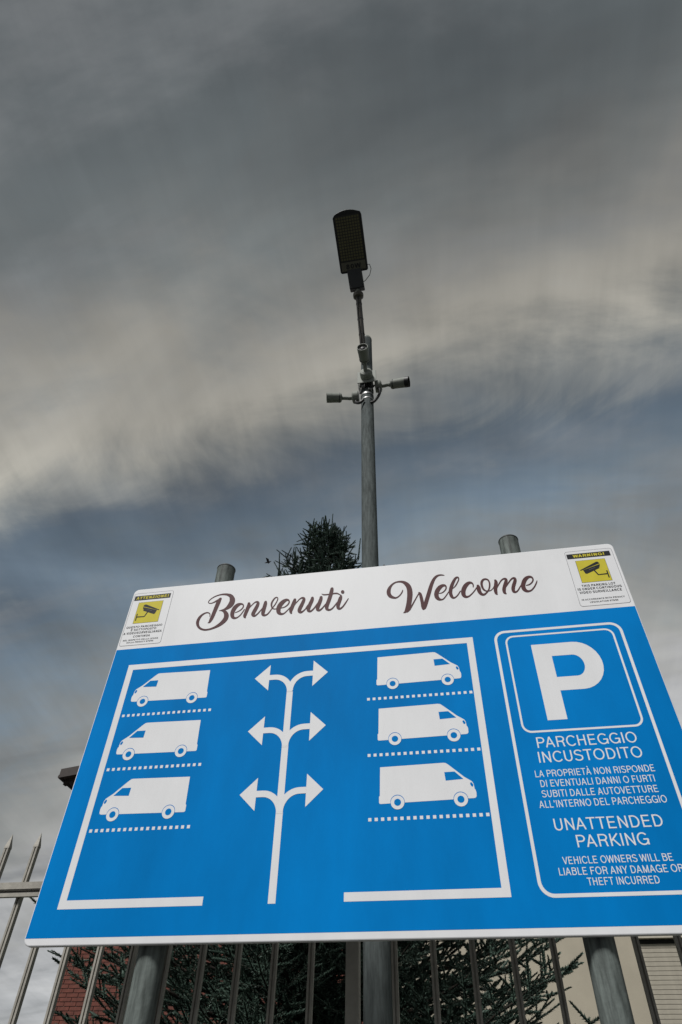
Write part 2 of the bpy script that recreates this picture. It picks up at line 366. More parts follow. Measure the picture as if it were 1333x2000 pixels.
# vans, traced once facing right, wheels at (0,0) and (.1925,0)
VB = [(-.0515, .1115), (.150, .1150), (.1570, .1138), (.1636, .1092), (.1829, .0919), (.2090, .0679), (.2316, .0523), (.2360, .0440), (.2372, .0290), (.2398, .0255), (.2410, .0185), (.2404, .0072), (.2380, .0030), (.2328, .0014), (-.0515, .0000 - .0030), (-.0555, -.0020), (-.0572, .0011), (-.0570, .0190), (-.0543, .0214)]
VW = [(.1502, .0849), (.1822, .0853), (.2068, .0607), (.1522, .0583)]
VL = [(.2260, .0482), (.2299, .0495), (.2349, .0418), (.2328, .0355), (.2284, .0370), (.2254, .0436)]
def van(x, z, s):
    Q = lambda P: [(x + s * a, z + c) for a, c in P]
    o = MB().flat(Q(VB), F1).build('van_pictogram', 'white', sign)
    MB().flat(Q(VW), F2).build('window', 'blue', o); MB().flat(Q(VL), F2).build('headlight', 'blue', o)
    for wx in (0, .1925):
        k = MB(); k.flat(disc(x + s * wx, z + .0004, .0222), F2); k.build('wheel_arch', 'blue', o)
        wv = MB(); wv.flat(disc(x + s * wx, z - .0007, .0210), F3); wv.build('wheel', 'white', o)
        MB().flat(disc(x + s * wx, z - .0004, .0106), F4).build('hub', 'blue', o)
for zr in (-.5500, -.7545, -.9590):
    van(1.1100, zr, 1)
for zr in (-.5480, -.7510, -.9545):
    van(.3675, zr, -1)
def dots(x0, dx, n, z):
    b = MB()
    for k in range(n):
        b.flat([(x0 + k * dx - .0049, z - .0049), (x0 + k * dx + .0049, z - .0049), (x0 + k * dx + .0049, z + .0049), (x0 + k * dx - .0049, z + .0049)], F1)
    b.build('dotted_line', 'white', sign)
for z in (-.6045, -.8060, -1.0070): dots(1.0235, .01957, 19, z)
for z in (-.6020, -.8028, -1.0034): dots(.4454 - 17 * .01948, .01948, 18, z)
# route arrows
ar = MB()
sw = .0113; sx0 = .7380
ar.flat([(sx0 - sw, -1.2245), (sx0 + sw, -1.2245), (sx0 + sw, -.553), (sx0 - sw, -.553)], F1)
ar.build('route_line', 'white', sign)
for zc in (-.486, -.693, -.910):
    for s in (-1, 1):
        b = MB()
        zt0 = zc + (-.0025 if s < 0 else .0025)
        b.flat([(sx0 + s * .1375, zt0), (sx0 + s * .0818, zt0 + .0527), (sx0 + s * .0818, zt0 - .0527)], F2)
        # curved shank from the stem out to the head
        n = 12; P = []
        for k in range(n + 1):
            a = R(90 * k / n)
            rx, rz = .0600, .0640
            P.append((sx0 + s * (rx * (1 - math.cos(a)) + .0005), zt0 - rz + rz * math.sin(a), a))
        L = [(x, z, s * math.cos(a) * 0, a) for x, z, a in P]
        vs = []
        hw = .0103
        for x, z, _, a in L:
            nx, nz = -s * math.cos(a), math.sin(a)
            yq = F2 - (.0002 if s > 0 else .0001)
            vs += [(x + nx * hw, yq, z + nz * hw + GZ), (x - nx * hw, yq, z - nz * hw + GZ)]
        xe = sx0 + s * .0818
        vs += [(xe, yq, zt0 + hw + GZ), (xe, yq, zt0 - hw + GZ)]
        k = len(vs) // 2
        b.add(vs, [((2 * i, 2 * i + 1, 2 * i + 3, 2 * i + 2) if s > 0 else (2 * i + 2, 2 * i + 3, 2 * i + 1, 2 * i)) for i in range(k - 1)])
        b.build('arrow', 'white', sign)
# P panel
b = MB(); ringstrip(b, rrect(1.4835, 1.9265, -1.2290, -.3690, .040), rrect(1.4930, 1.9170, -1.2195, -.3785, .031), F1); b.build('notice_outline', 'white', sign)
b = MB(); ringstrip(b, rrect(1.5205, 1.8950, -.7630, -.3930, .030), rrect(1.5270, 1.8885, -.7565, -.3995, .024), F1); b.build('letter_outline', 'white', sign)
PO = [(1.6060, -.4375), (1.7450, -.4375)] + [(1.7450 + .0825 * math.sin(R(a)), -.5295 + .0920 * math.cos(R(a))) for a in range(12, 181, 12)] + [(1.7450, -.6215), (1.6680, -.6215), (1.6680, -.7240), (1.6060, -.7240)]
PI = [(1.6675, -.4885), (1.7350, -.4885)] + [(1.7350 + .0325 * math.sin(R(a)), -.5298 + .0413 * math.cos(R(a))) for a in range(12, 181, 12)] + [(1.6675, -.5711)]
from mathutils.geometry import tessellate_polygon
vv = [Vector((x, z, 0)) for x, z in PO]; hh = [Vector((x, z, 0)) for x, z in PI][::-1]
tri = tessellate_polygon([vv, hh]); al = vv + hh
MB().add([(q.x, F1, q.y + GZ) for q in al], [tuple(t) for t in tri]).build('parking_letter', 'white', sign)
# notices
XC = 1.7065
def line(txt, z, cap, width, m='white', xc=XC, y=F1, parent=sign, w=.12, name='text_line'):
    mb = text_mb(txt, lambda u, v, k: (xc - width / 2 + u, y - k, z + v + GZ), width, cap, w)
    return mb.build(name, m, parent)
for txt, z, cap, wd in (("PARCHEGGIO", -.8135, .0345, .302), ("INCUSTODITO", -.8610, .0345, .306),
                        ("LA PROPRIETÀ NON RISPONDE", -.9050, .0205, .348), ("DI EVENTUALI DANNI O FURTI", -.9350, .0205, .328),
                        ("SUBITI DALLE AUTOVETTURE", -.9655, .0205, .330), ("ALL'INTERNO DEL PARCHEGGIO", -.9955, .0205, .357),
                        ("UNATTENDED", -1.0595, .0325, .296), ("PARKING", -1.1060, .0325, .196),
                        ("VEHICLE OWNERS WILL BE", -1.1480, .0188, .290), ("LIABLE FOR ANY DAMAGE OR", -1.1755, .0188, .324),
                        ("THEFT INCURRED", -1.2018, .0188, .186)):
    line(txt, z, cap, wd, w=.108 if cap > .03 else .116)
# welcome lettering
def script(strokes, dots_=None):
    b = MB(); yy = F1
    for L in strokes:
        yy -= .00004
        vs = []; n = len(L)
        for i, (a, c, d, e) in enumerate(L):
            y = yy - .0000025 * i
            vs += [(a / 1e4, y, c / 1e4 + GZ), (d / 1e4, y, e / 1e4 + GZ)]
        b.add(vs, [(2 * i, 2 * i + 1, 2 * i + 3, 2 * i + 2) for i in range(n - 1)])
        for i, dirn in ((0, -1), (n - 1, 1)):                     # round ends
            a, c, d, e = [v / 1e4 for v in L[i]]
            cx, cz = (a + d) / 2, (c + e) / 2; r = math.hypot(a - d, c - e) / 2
            if r > .0012:
                b.add([(cx + r * math.cos(k * math.pi / 5), yy - .00015, cz + r * math.sin(k * math.pi / 5) + GZ) for k in range(10)], [tuple(range(10))])
    if dots_: b.add([(x / 1e4, yy, z / 1e4 + GZ) for x, z in dots_], [tuple(range(len(dots_)))])
    return b
script([[[3696,-2142,3689,-2124],[3719,-2149,3703,-2110],[3755,-2156,3719,-2090],[3795,-2144,3725,-2068],[3826,-2109,3728,-2035],[3851,-2066,3733,-1987],[3873,-2022,3740,-1935],[3891,-1978,3750,-1886],[3907,-1927,3761,-1837],[3924,-1865,3772,-1778],[3941,-1788,3785,-1703],[3958,-1702,3799,-1616],[3975,-1615,3814,-1528],[3992,-1531,3827,-1441],[4009,-1447,3841,-1354],[4026,-1366,3856,-1269],[4045,-1285,3872,-1184],[4063,-1207,3889,-1101],[4077,-1139,3909,-1030],[4084,-1079,3934,-975],[4088,-1027,3961,-935],[4090,-990,3980,-909]],[[4058,-927,4074,-960],[4033,-930,4054,-974],[3996,-936,4025,-995],[3957,-947,3995,-1016],[3919,-967,3963,-1039],[3882,-991,3927,-1064],[3846,-1015,3889,-1087],[3811,-1040,3849,-1106],[3777,-1065,3809,-1123],[3744,-1085,3770,-1137],[3712,-1100,3735,-1149],[3682,-1109,3702,-1159],[3655,-1114,3668,-1163],[3628,-1113,3635,-1160],[3602,-1108,3602,-1152],[3581,-1100,3575,-1139],[3568,-1091,3551,-1123],[3561,-1083,3531,-1098],[3558,-1073,3521,-1066],[3558,-1052,3521,-1033],[3564,-1024,3529,-997],[3579,-992,3547,-959],[3608,-956,3577,-919],[3646,-918,3616,-877],[3689,-882,3659,-838],[3734,-851,3705,-804],[3782,-824,3755,-774],[3834,-801,3808,-748],[3890,-782,3866,-726],[3948,-768,3926,-708],[4006,-758,3984,-694],[4059,-755,4039,-684],[4111,-758,4093,-677],[4164,-765,4147,-675],[4217,-775,4204,-677],[4270,-790,4264,-683],[4319,-813,4324,-695],[4366,-847,4387,-712],[4407,-886,4454,-737],[4431,-921,4522,-779],[4442,-953,4585,-841],[4448,-988,4636,-912],[4453,-1021,4674,-989],[4458,-1052,4697,-1070],[4462,-1085,4704,-1152],[4463,-1117,4698,-1233],[4457,-1153,4677,-1306],[4445,-1198,4647,-1369],[4429,-1246,4609,-1422],[4410,-1297,4563,-1467],[4386,-1350,4510,-1504],[4362,-1395,4458,-1532],[4339,-1429,4409,-1550],[4312,-1457,4363,-1558],[4282,-1481,4320,-1564],[4248,-1500,4278,-1570],[4213,-1514,4236,-1575],[4178,-1526,4197,-1578],[4144,-1537,4157,-1579],[4111,-1546,4120,-1578],[4087,-1553,4095,-1577]],[[4132,-1576,4127,-1543],[4162,-1587,4155,-1539],[4203,-1604,4198,-1534],[4239,-1626,4244,-1536],[4264,-1653,4290,-1546],[4284,-1683,4341,-1565],[4298,-1714,4394,-1601],[4316,-1753,4445,-1653],[4330,-1792,4497,-1723],[4334,-1818,4536,-1813],[4338,-1851,4548,-1906],[4340,-1899,4540,-1992],[4335,-1946,4517,-2072],[4317,-1996,4479,-2143],[4288,-2052,4431,-2202],[4253,-2106,4380,-2253],[4216,-2155,4328,-2298],[4175,-2201,4272,-2337],[4131,-2243,4215,-2370],[4086,-2282,4158,-2398],[4040,-2317,4099,-2422],[3989,-2348,4039,-2443],[3934,-2375,3977,-2464],[3876,-2398,3912,-2482],[3815,-2415,3846,-2496],[3751,-2424,3778,-2505],[3686,-2427,3706,-2510],[3624,-2421,3635,-2507],[3563,-2404,3564,-2491],[3505,-2377,3493,-2466],[3456,-2346,3426,-2432],[3416,-2308,3365,-2385],[3383,-2264,3311,-2330],[3357,-2220,3265,-2270],[3339,-2178,3228,-2206],[3327,-2135,3201,-2138],[3319,-2092,3185,-2069],[3316,-2047,3182,-2000],[3317,-1997,3189,-1934],[3323,-1947,3204,-1872],[3335,-1896,3227,-1814],[3353,-1844,3258,-1761],[3374,-1796,3293,-1714],[3398,-1755,3330,-1676],[3426,-1719,3371,-1645],[3457,-1689,3411,-1620],[3489,-1666,3452,-1600],[3523,-1649,3494,-1585],[3555,-1639,3534,-1577],[3586,-1636,3573,-1577],[3614,-1640,3611,-1583],[3639,-1649,3646,-1598],[3661,-1663,3680,-1620],[3680,-1681,3711,-1651],[3694,-1701,3735,-1692],[3705,-1736,3743,-1742],[3712,-1784,3742,-1792],[3716,-1820,3741,-1826]],[[4811,-1751,4797,-1719],[4845,-1742,4830,-1706],[4895,-1727,4876,-1687],[4945,-1706,4921,-1663],[4992,-1677,4962,-1632],[5037,-1641,5004,-1595],[5075,-1604,5036,-1559],[5101,-1564,5057,-1525],[5119,-1523,5071,-1490],[5129,-1481,5077,-1458],[5130,-1438,5076,-1429],[5122,-1393,5070,-1404],[5102,-1349,5061,-1388],[5070,-1313,5045,-1375],[5029,-1286,5022,-1365],[4983,-1268,4997,-1364],[4932,-1259,4969,-1376],[4877,-1258,4939,-1399],[4821,-1272,4911,-1426],[4770,-1302,4883,-1458],[4723,-1344,4853,-1497],[4682,-1395,4828,-1538],[4649,-1453,4808,-1583],[4623,-1518,4791,-1633],[4605,-1586,4778,-1684],[4593,-1657,4769,-1736],[4589,-1732,4765,-1789],[4594,-1806,4765,-1832],[4609,-1876,4769,-1862],[4637,-1941,4775,-1886],[4677,-1999,4779,-1902],[4729,-2038,4784,-1920],[4781,-2057,4799,-1945],[4829,-2061,4820,-1965],[4871,-2053,4846,-1973],[4908,-2037,4878,-1970],[4943,-2015,4911,-1960],[4976,-1989,4943,-1941],[5008,-1957,4974,-1914],[5039,-1921,5004,-1882],[5068,-1881,5031,-1844],[5095,-1836,5056,-1801],[5120,-1789,5081,-1755],[5145,-1732,5107,-1701],[5168,-1672,5133,-1645],[5184,-1630,5151,-1604]],[[5266,-1338,5372,-1310],[5268,-1352,5382,-1328],[5266,-1361,5399,-1369],[5263,-1375,5407,-1428],[5254,-1416,5400,-1491],[5240,-1476,5388,-1557],[5226,-1544,5374,-1626],[5210,-1619,5358,-1701],[5193,-1699,5339,-1780],[5180,-1772,5323,-1851],[5168,-1834,5309,-1910],[5158,-1893,5297,-1958],[5159,-1957,5289,-1981],[5186,-2021,5280,-1980],[5222,-2051,5277,-1993],[5241,-2061,5282,-2012]],[[5341,-1711,5311,-1692],[5352,-1676,5319,-1656],[5367,-1627,5331,-1603],[5385,-1582,5349,-1551],[5408,-1543,5374,-1508],[5435,-1505,5403,-1468],[5466,-1465,5433,-1429],[5499,-1422,5467,-1385],[5534,-1379,5502,-1339],[5567,-1347,5536,-1302],[5596,-1330,5566,-1275],[5621,-1324,5596,-1256],[5643,-1327,5628,-1245],[5663,-1339,5666,-1243],[5674,-1354,5713,-1256],[5663,-1349,5762,-1307],[5656,-1348,5781,-1375],[5651,-1376,5780,-1433],[5641,-1416,5773,-1488],[5627,-1462,5762,-1548],[5606,-1515,5745,-1610],[5585,-1571,5726,-1672],[5562,-1630,5704,-1734],[5537,-1692,5681,-1796],[5517,-1749,5662,-1849],[5501,-1799,5648,-1894],[5488,-1852,5638,-1923],[5492,-1925,5633,-1920],[5534,-1995,5623,-1913],[5586,-2032,5622,-1927],[5638,-2042,5627,-1941],[5679,-2027,5642,-1945],[5712,-2000,5670,-1934],[5743,-1967,5702,-1913],[5776,-1927,5736,-1880],[5810,-1880,5771,-1837],[5842,-1834,5803,-1793],[5871,-1789,5833,-1751],[5897,-1744,5861,-1709],[5922,-1700,5888,-1668],[5946,-1653,5914,-1624],[5968,-1607,5938,-1581],[5983,-1575,5955,-1551]],[[5973,-1324,6088,-1338],[5970,-1337,6094,-1355],[5966,-1353,6102,-1387],[5960,-1380,6106,-1433],[5952,-1427,6103,-1491],[5942,-1490,6096,-1557],[5932,-1557,6088,-1625],[5922,-1625,6079,-1695],[5912,-1698,6070,-1764],[5906,-1767,6063,-1826],[5903,-1829,6058,-1878],[5904,-1892,6056,-1916],[5923,-1965,6053,-1926],[5970,-2026,6044,-1925],[6023,-2052,6047,-1940],[6070,-2057,6061,-1956],[6111,-2047,6084,-1962],[6150,-2027,6117,-1958],[6185,-1999,6148,-1944],[6216,-1963,6177,-1917],[6245,-1921,6204,-1880],[6270,-1879,6231,-1840],[6293,-1838,6254,-1802],[6314,-1797,6275,-1763],[6334,-1757,6296,-1723],[6353,-1722,6317,-1688],[6373,-1688,6336,-1653],[6396,-1649,6359,-1614],[6423,-1602,6386,-1567],[6454,-1549,6416,-1515],[6482,-1494,6443,-1462],[6506,-1435,6467,-1406],[6528,-1375,6488,-1347],[6544,-1321,6503,-1296],[6554,-1275,6511,-1255],[6558,-1234,6515,-1223],[6553,-1195,6512,-1202],[6536,-1158,6505,-1187],[6508,-1131,6494,-1175],[6476,-1118,6482,-1171],[6442,-1122,6464,-1177],[6408,-1137,6441,-1192],[6374,-1166,6418,-1218],[6342,-1211,6393,-1260],[6311,-1267,6368,-1315],[6286,-1322,6349,-1367],[6269,-1372,6338,-1411],[6259,-1422,6332,-1453],[6255,-1473,6330,-1491],[6261,-1526,6332,-1530],[6273,-1577,6338,-1569],[6289,-1622,6346,-1605],[6309,-1661,6356,-1634],[6333,-1695,6368,-1659],[6361,-1722,6383,-1679],[6393,-1741,6403,-1695],[6426,-1753,6429,-1708],[6461,-1759,6456,-1717],[6500,-1757,6491,-1717],[6540,-1750,6530,-1712],[6568,-1744,6558,-1707]],[[6736,-1735,6725,-1698],[6772,-1730,6760,-1689],[6824,-1721,6809,-1676],[6876,-1705,6854,-1657],[6922,-1678,6893,-1630],[6965,-1644,6931,-1596],[7001,-1605,6961,-1560],[7030,-1559,6984,-1520],[7050,-1508,7001,-1477],[7061,-1456,7006,-1441],[7056,-1404,7001,-1413],[7037,-1353,6989,-1390],[7006,-1310,6976,-1380],[6963,-1280,6958,-1379],[6912,-1264,6935,-1386],[6856,-1264,6911,-1401],[6797,-1284,6880,-1432],[6738,-1317,6844,-1475],[6685,-1358,6811,-1521],[6638,-1408,6782,-1566],[6598,-1464,6756,-1614],[6565,-1525,6735,-1659],[6541,-1587,6721,-1701],[6526,-1653,6711,-1740],[6520,-1720,6706,-1779],[6521,-1791,6705,-1822],[6531,-1867,6707,-1859],[6561,-1947,6707,-1879],[6612,-2010,6708,-1897],[6669,-2046,6722,-1928],[6723,-2065,6741,-1954],[6773,-2070,6766,-1971],[6819,-2061,6798,-1979],[6860,-2043,6832,-1978],[6896,-2015,6863,-1964],[6927,-1981,6894,-1936],[6959,-1943,6927,-1903],[6993,-1903,6962,-1865],[7028,-1859,6997,-1823],[7062,-1814,7031,-1780],[7094,-1765,7064,-1735],[7124,-1716,7096,-1688],[7144,-1682,7118,-1656]],[[7204,-1336,7317,-1368],[7199,-1353,7320,-1390],[7191,-1374,7324,-1426],[7182,-1401,7321,-1475],[7167,-1445,7308,-1531],[7149,-1503,7291,-1591],[7131,-1565,7275,-1649],[7115,-1628,7260,-1708],[7100,-1691,7245,-1769],[7089,-1749,7230,-1825],[7078,-1798,7216,-1874],[7068,-1849,7204,-1912],[7067,-1910,7197,-1932],[7086,-1970,7193,-1950],[7112,-2011,7193,-1980],[7129,-2034,7196,-2006]],[[7243,-1714,7215,-1691],[7261,-1680,7232,-1655],[7287,-1631,7255,-1603],[7312,-1587,7279,-1555],[7334,-1554,7302,-1520],[7356,-1524,7325,-1489],[7381,-1491,7350,-1457],[7408,-1451,7377,-1417],[7437,-1410,7406,-1373],[7468,-1377,7437,-1334],[7501,-1353,7471,-1301],[7534,-1338,7507,-1274],[7562,-1337,7546,-1256],[7584,-1348,7591,-1252],[7598,-1365,7640,-1267],[7591,-1365,7688,-1317],[7584,-1363,7705,-1388],[7577,-1391,7701,-1448],[7565,-1433,7691,-1504],[7548,-1483,7675,-1566],[7525,-1542,7654,-1631],[7502,-1602,7633,-1694],[7478,-1661,7612,-1756],[7453,-1722,7591,-1816],[7433,-1782,7574,-1867],[7418,-1839,7562,-1912],[7410,-1900,7554,-1944],[7421,-1976,7548,-1943],[7467,-2040,7538,-1938],[7521,-2067,7543,-1954],[7572,-2068,7555,-1968],[7614,-2047,7578,-1969],[7648,-2015,7612,-1954],[7680,-1981,7646,-1931],[7711,-1946,7677,-1903],[7741,-1907,7707,-1868],[7768,-1870,7734,-1834],[7791,-1832,7759,-1800],[7811,-1794,7782,-1767],[7824,-1768,7798,-1743]],[[7931,-1335,8046,-1352],[7928,-1356,8051,-1378],[7923,-1382,8056,-1424],[7914,-1412,8051,-1484],[7897,-1461,8034,-1550],[7873,-1527,8010,-1619],[7849,-1593,7989,-1683],[7829,-1656,7970,-1744],[7810,-1720,7952,-1802],[7795,-1780,7939,-1853],[7784,-1837,7929,-1899],[7778,-1900,7923,-1929],[7796,-1978,7917,-1926],[7846,-2036,7911,-1932],[7905,-2060,7920,-1955],[7962,-2055,7937,-1969],[8009,-2021,7970,-1956],[8054,-1973,8013,-1918],[8095,-1920,8054,-1873],[8132,-1864,8091,-1822],[8166,-1803,8126,-1765],[8198,-1743,8159,-1707],[8230,-1680,8194,-1648],[8260,-1618,8227,-1589],[8280,-1575,8250,-1548]],[[7767,-1842,7734,-1812],[7789,-1802,7756,-1771],[7821,-1745,7788,-1714],[7852,-1691,7820,-1659],[7883,-1641,7854,-1611],[7913,-1592,7889,-1566],[7934,-1558,7913,-1534]],[[8293,-1338,8408,-1366],[8289,-1363,8411,-1394],[8281,-1396,8413,-1440],[8272,-1433,8409,-1497],[8257,-1486,8395,-1563],[8237,-1551,8377,-1632],[8218,-1615,8359,-1698],[8200,-1673,8341,-1758],[8182,-1731,8324,-1813],[8169,-1787,8311,-1860],[8159,-1839,8300,-1902],[8153,-1896,8293,-1928],[8167,-1968,8288,-1927],[8210,-2025,8281,-1929],[8262,-2051,8285,-1947],[8314,-2051,8295,-1960],[8356,-2026,8320,-1955],[8395,-1989,8356,-1931],[8432,-1947,8394,-1897],[8468,-1899,8430,-1856],[8504,-1846,8466,-1805],[8537,-1793,8501,-1755],[8570,-1739,8537,-1705],[8599,-1685,8571,-1656],[8620,-1647,8595,-1622]],[[8723,-948,8849,-986],[8716,-981,8849,-1023],[8706,-1029,8850,-1079],[8694,-1085,8845,-1145],[8682,-1153,8833,-1218],[8668,-1231,8817,-1300],[8652,-1310,8799,-1382],[8634,-1387,8780,-1464],[8614,-1467,8759,-1545],[8594,-1544,8738,-1623],[8573,-1618,8717,-1699],[8552,-1692,8697,-1769],[8536,-1763,8683,-1829],[8527,-1827,8674,-1877],[8523,-1893,8670,-1909],[8542,-1970,8666,-1917],[8588,-2029,8666,-1932],[8642,-2061,8679,-1962],[8694,-2073,8698,-1983],[8741,-2066,8723,-1989],[8783,-2045,8755,-1980],[8823,-2015,8790,-1961],[8861,-1976,8825,-1929],[8897,-1928,8861,-1886],[8932,-1876,8896,-1838],[8968,-1815,8934,-1782],[9003,-1751,8972,-1722],[9027,-1705,8998,-1679]],[[8359,-1192,8366,-1176],[8376,-1211,8386,-1187],[8402,-1238,8413,-1200],[8438,-1261,8443,-1210],[8481,-1270,8479,-1215],[8528,-1272,8523,-1219],[8577,-1272,8571,-1220],[8633,-1271,8626,-1219],[8692,-1267,8684,-1216],[8749,-1264,8741,-1212],[8803,-1260,8794,-1205],[8854,-1257,8845,-1198],[8900,-1255,8893,-1194],[8940,-1257,8935,-1193],[8974,-1260,8975,-1196],[9005,-1267,9015,-1209],[9042,-1283,9058,-1236],[9082,-1306,9096,-1271],[9110,-1323,9122,-1295]],[[9105,-1329,9127,-1299],[9117,-1353,9148,-1312],[9129,-1382,9180,-1336],[9126,-1397,9211,-1383],[9115,-1400,9219,-1442],[9098,-1422,9216,-1490],[9078,-1462,9211,-1536],[9061,-1516,9199,-1591],[9043,-1579,9182,-1655],[9026,-1640,9166,-1716],[9010,-1698,9150,-1774],[8993,-1759,9136,-1827],[8983,-1823,9127,-1867],[8983,-1887,9124,-1901],[8994,-1948,9123,-1927],[9019,-2006,9120,-1937],[9061,-2048,9117,-1946],[9109,-2064,9121,-1961],[9155,-2056,9134,-1971],[9194,-2032,9160,-1965],[9232,-1996,9195,-1940],[9270,-1952,9231,-1905],[9306,-1899,9265,-1857],[9343,-1838,9301,-1797],[9379,-1773,9338,-1735],[9417,-1695,9383,-1664],[9454,-1614,9429,-1591],[9481,-1556,9461,-1539]]], [[9302,-1196],[9294,-1240],[9268,-1270],[9232,-1278],[9196,-1262],[9169,-1226],[9158,-1180],[9167,-1136],[9193,-1106],[9229,-1098],[9265,-1114],[9292,-1150]]).build('welcome_lettering', 'maroon', sign)
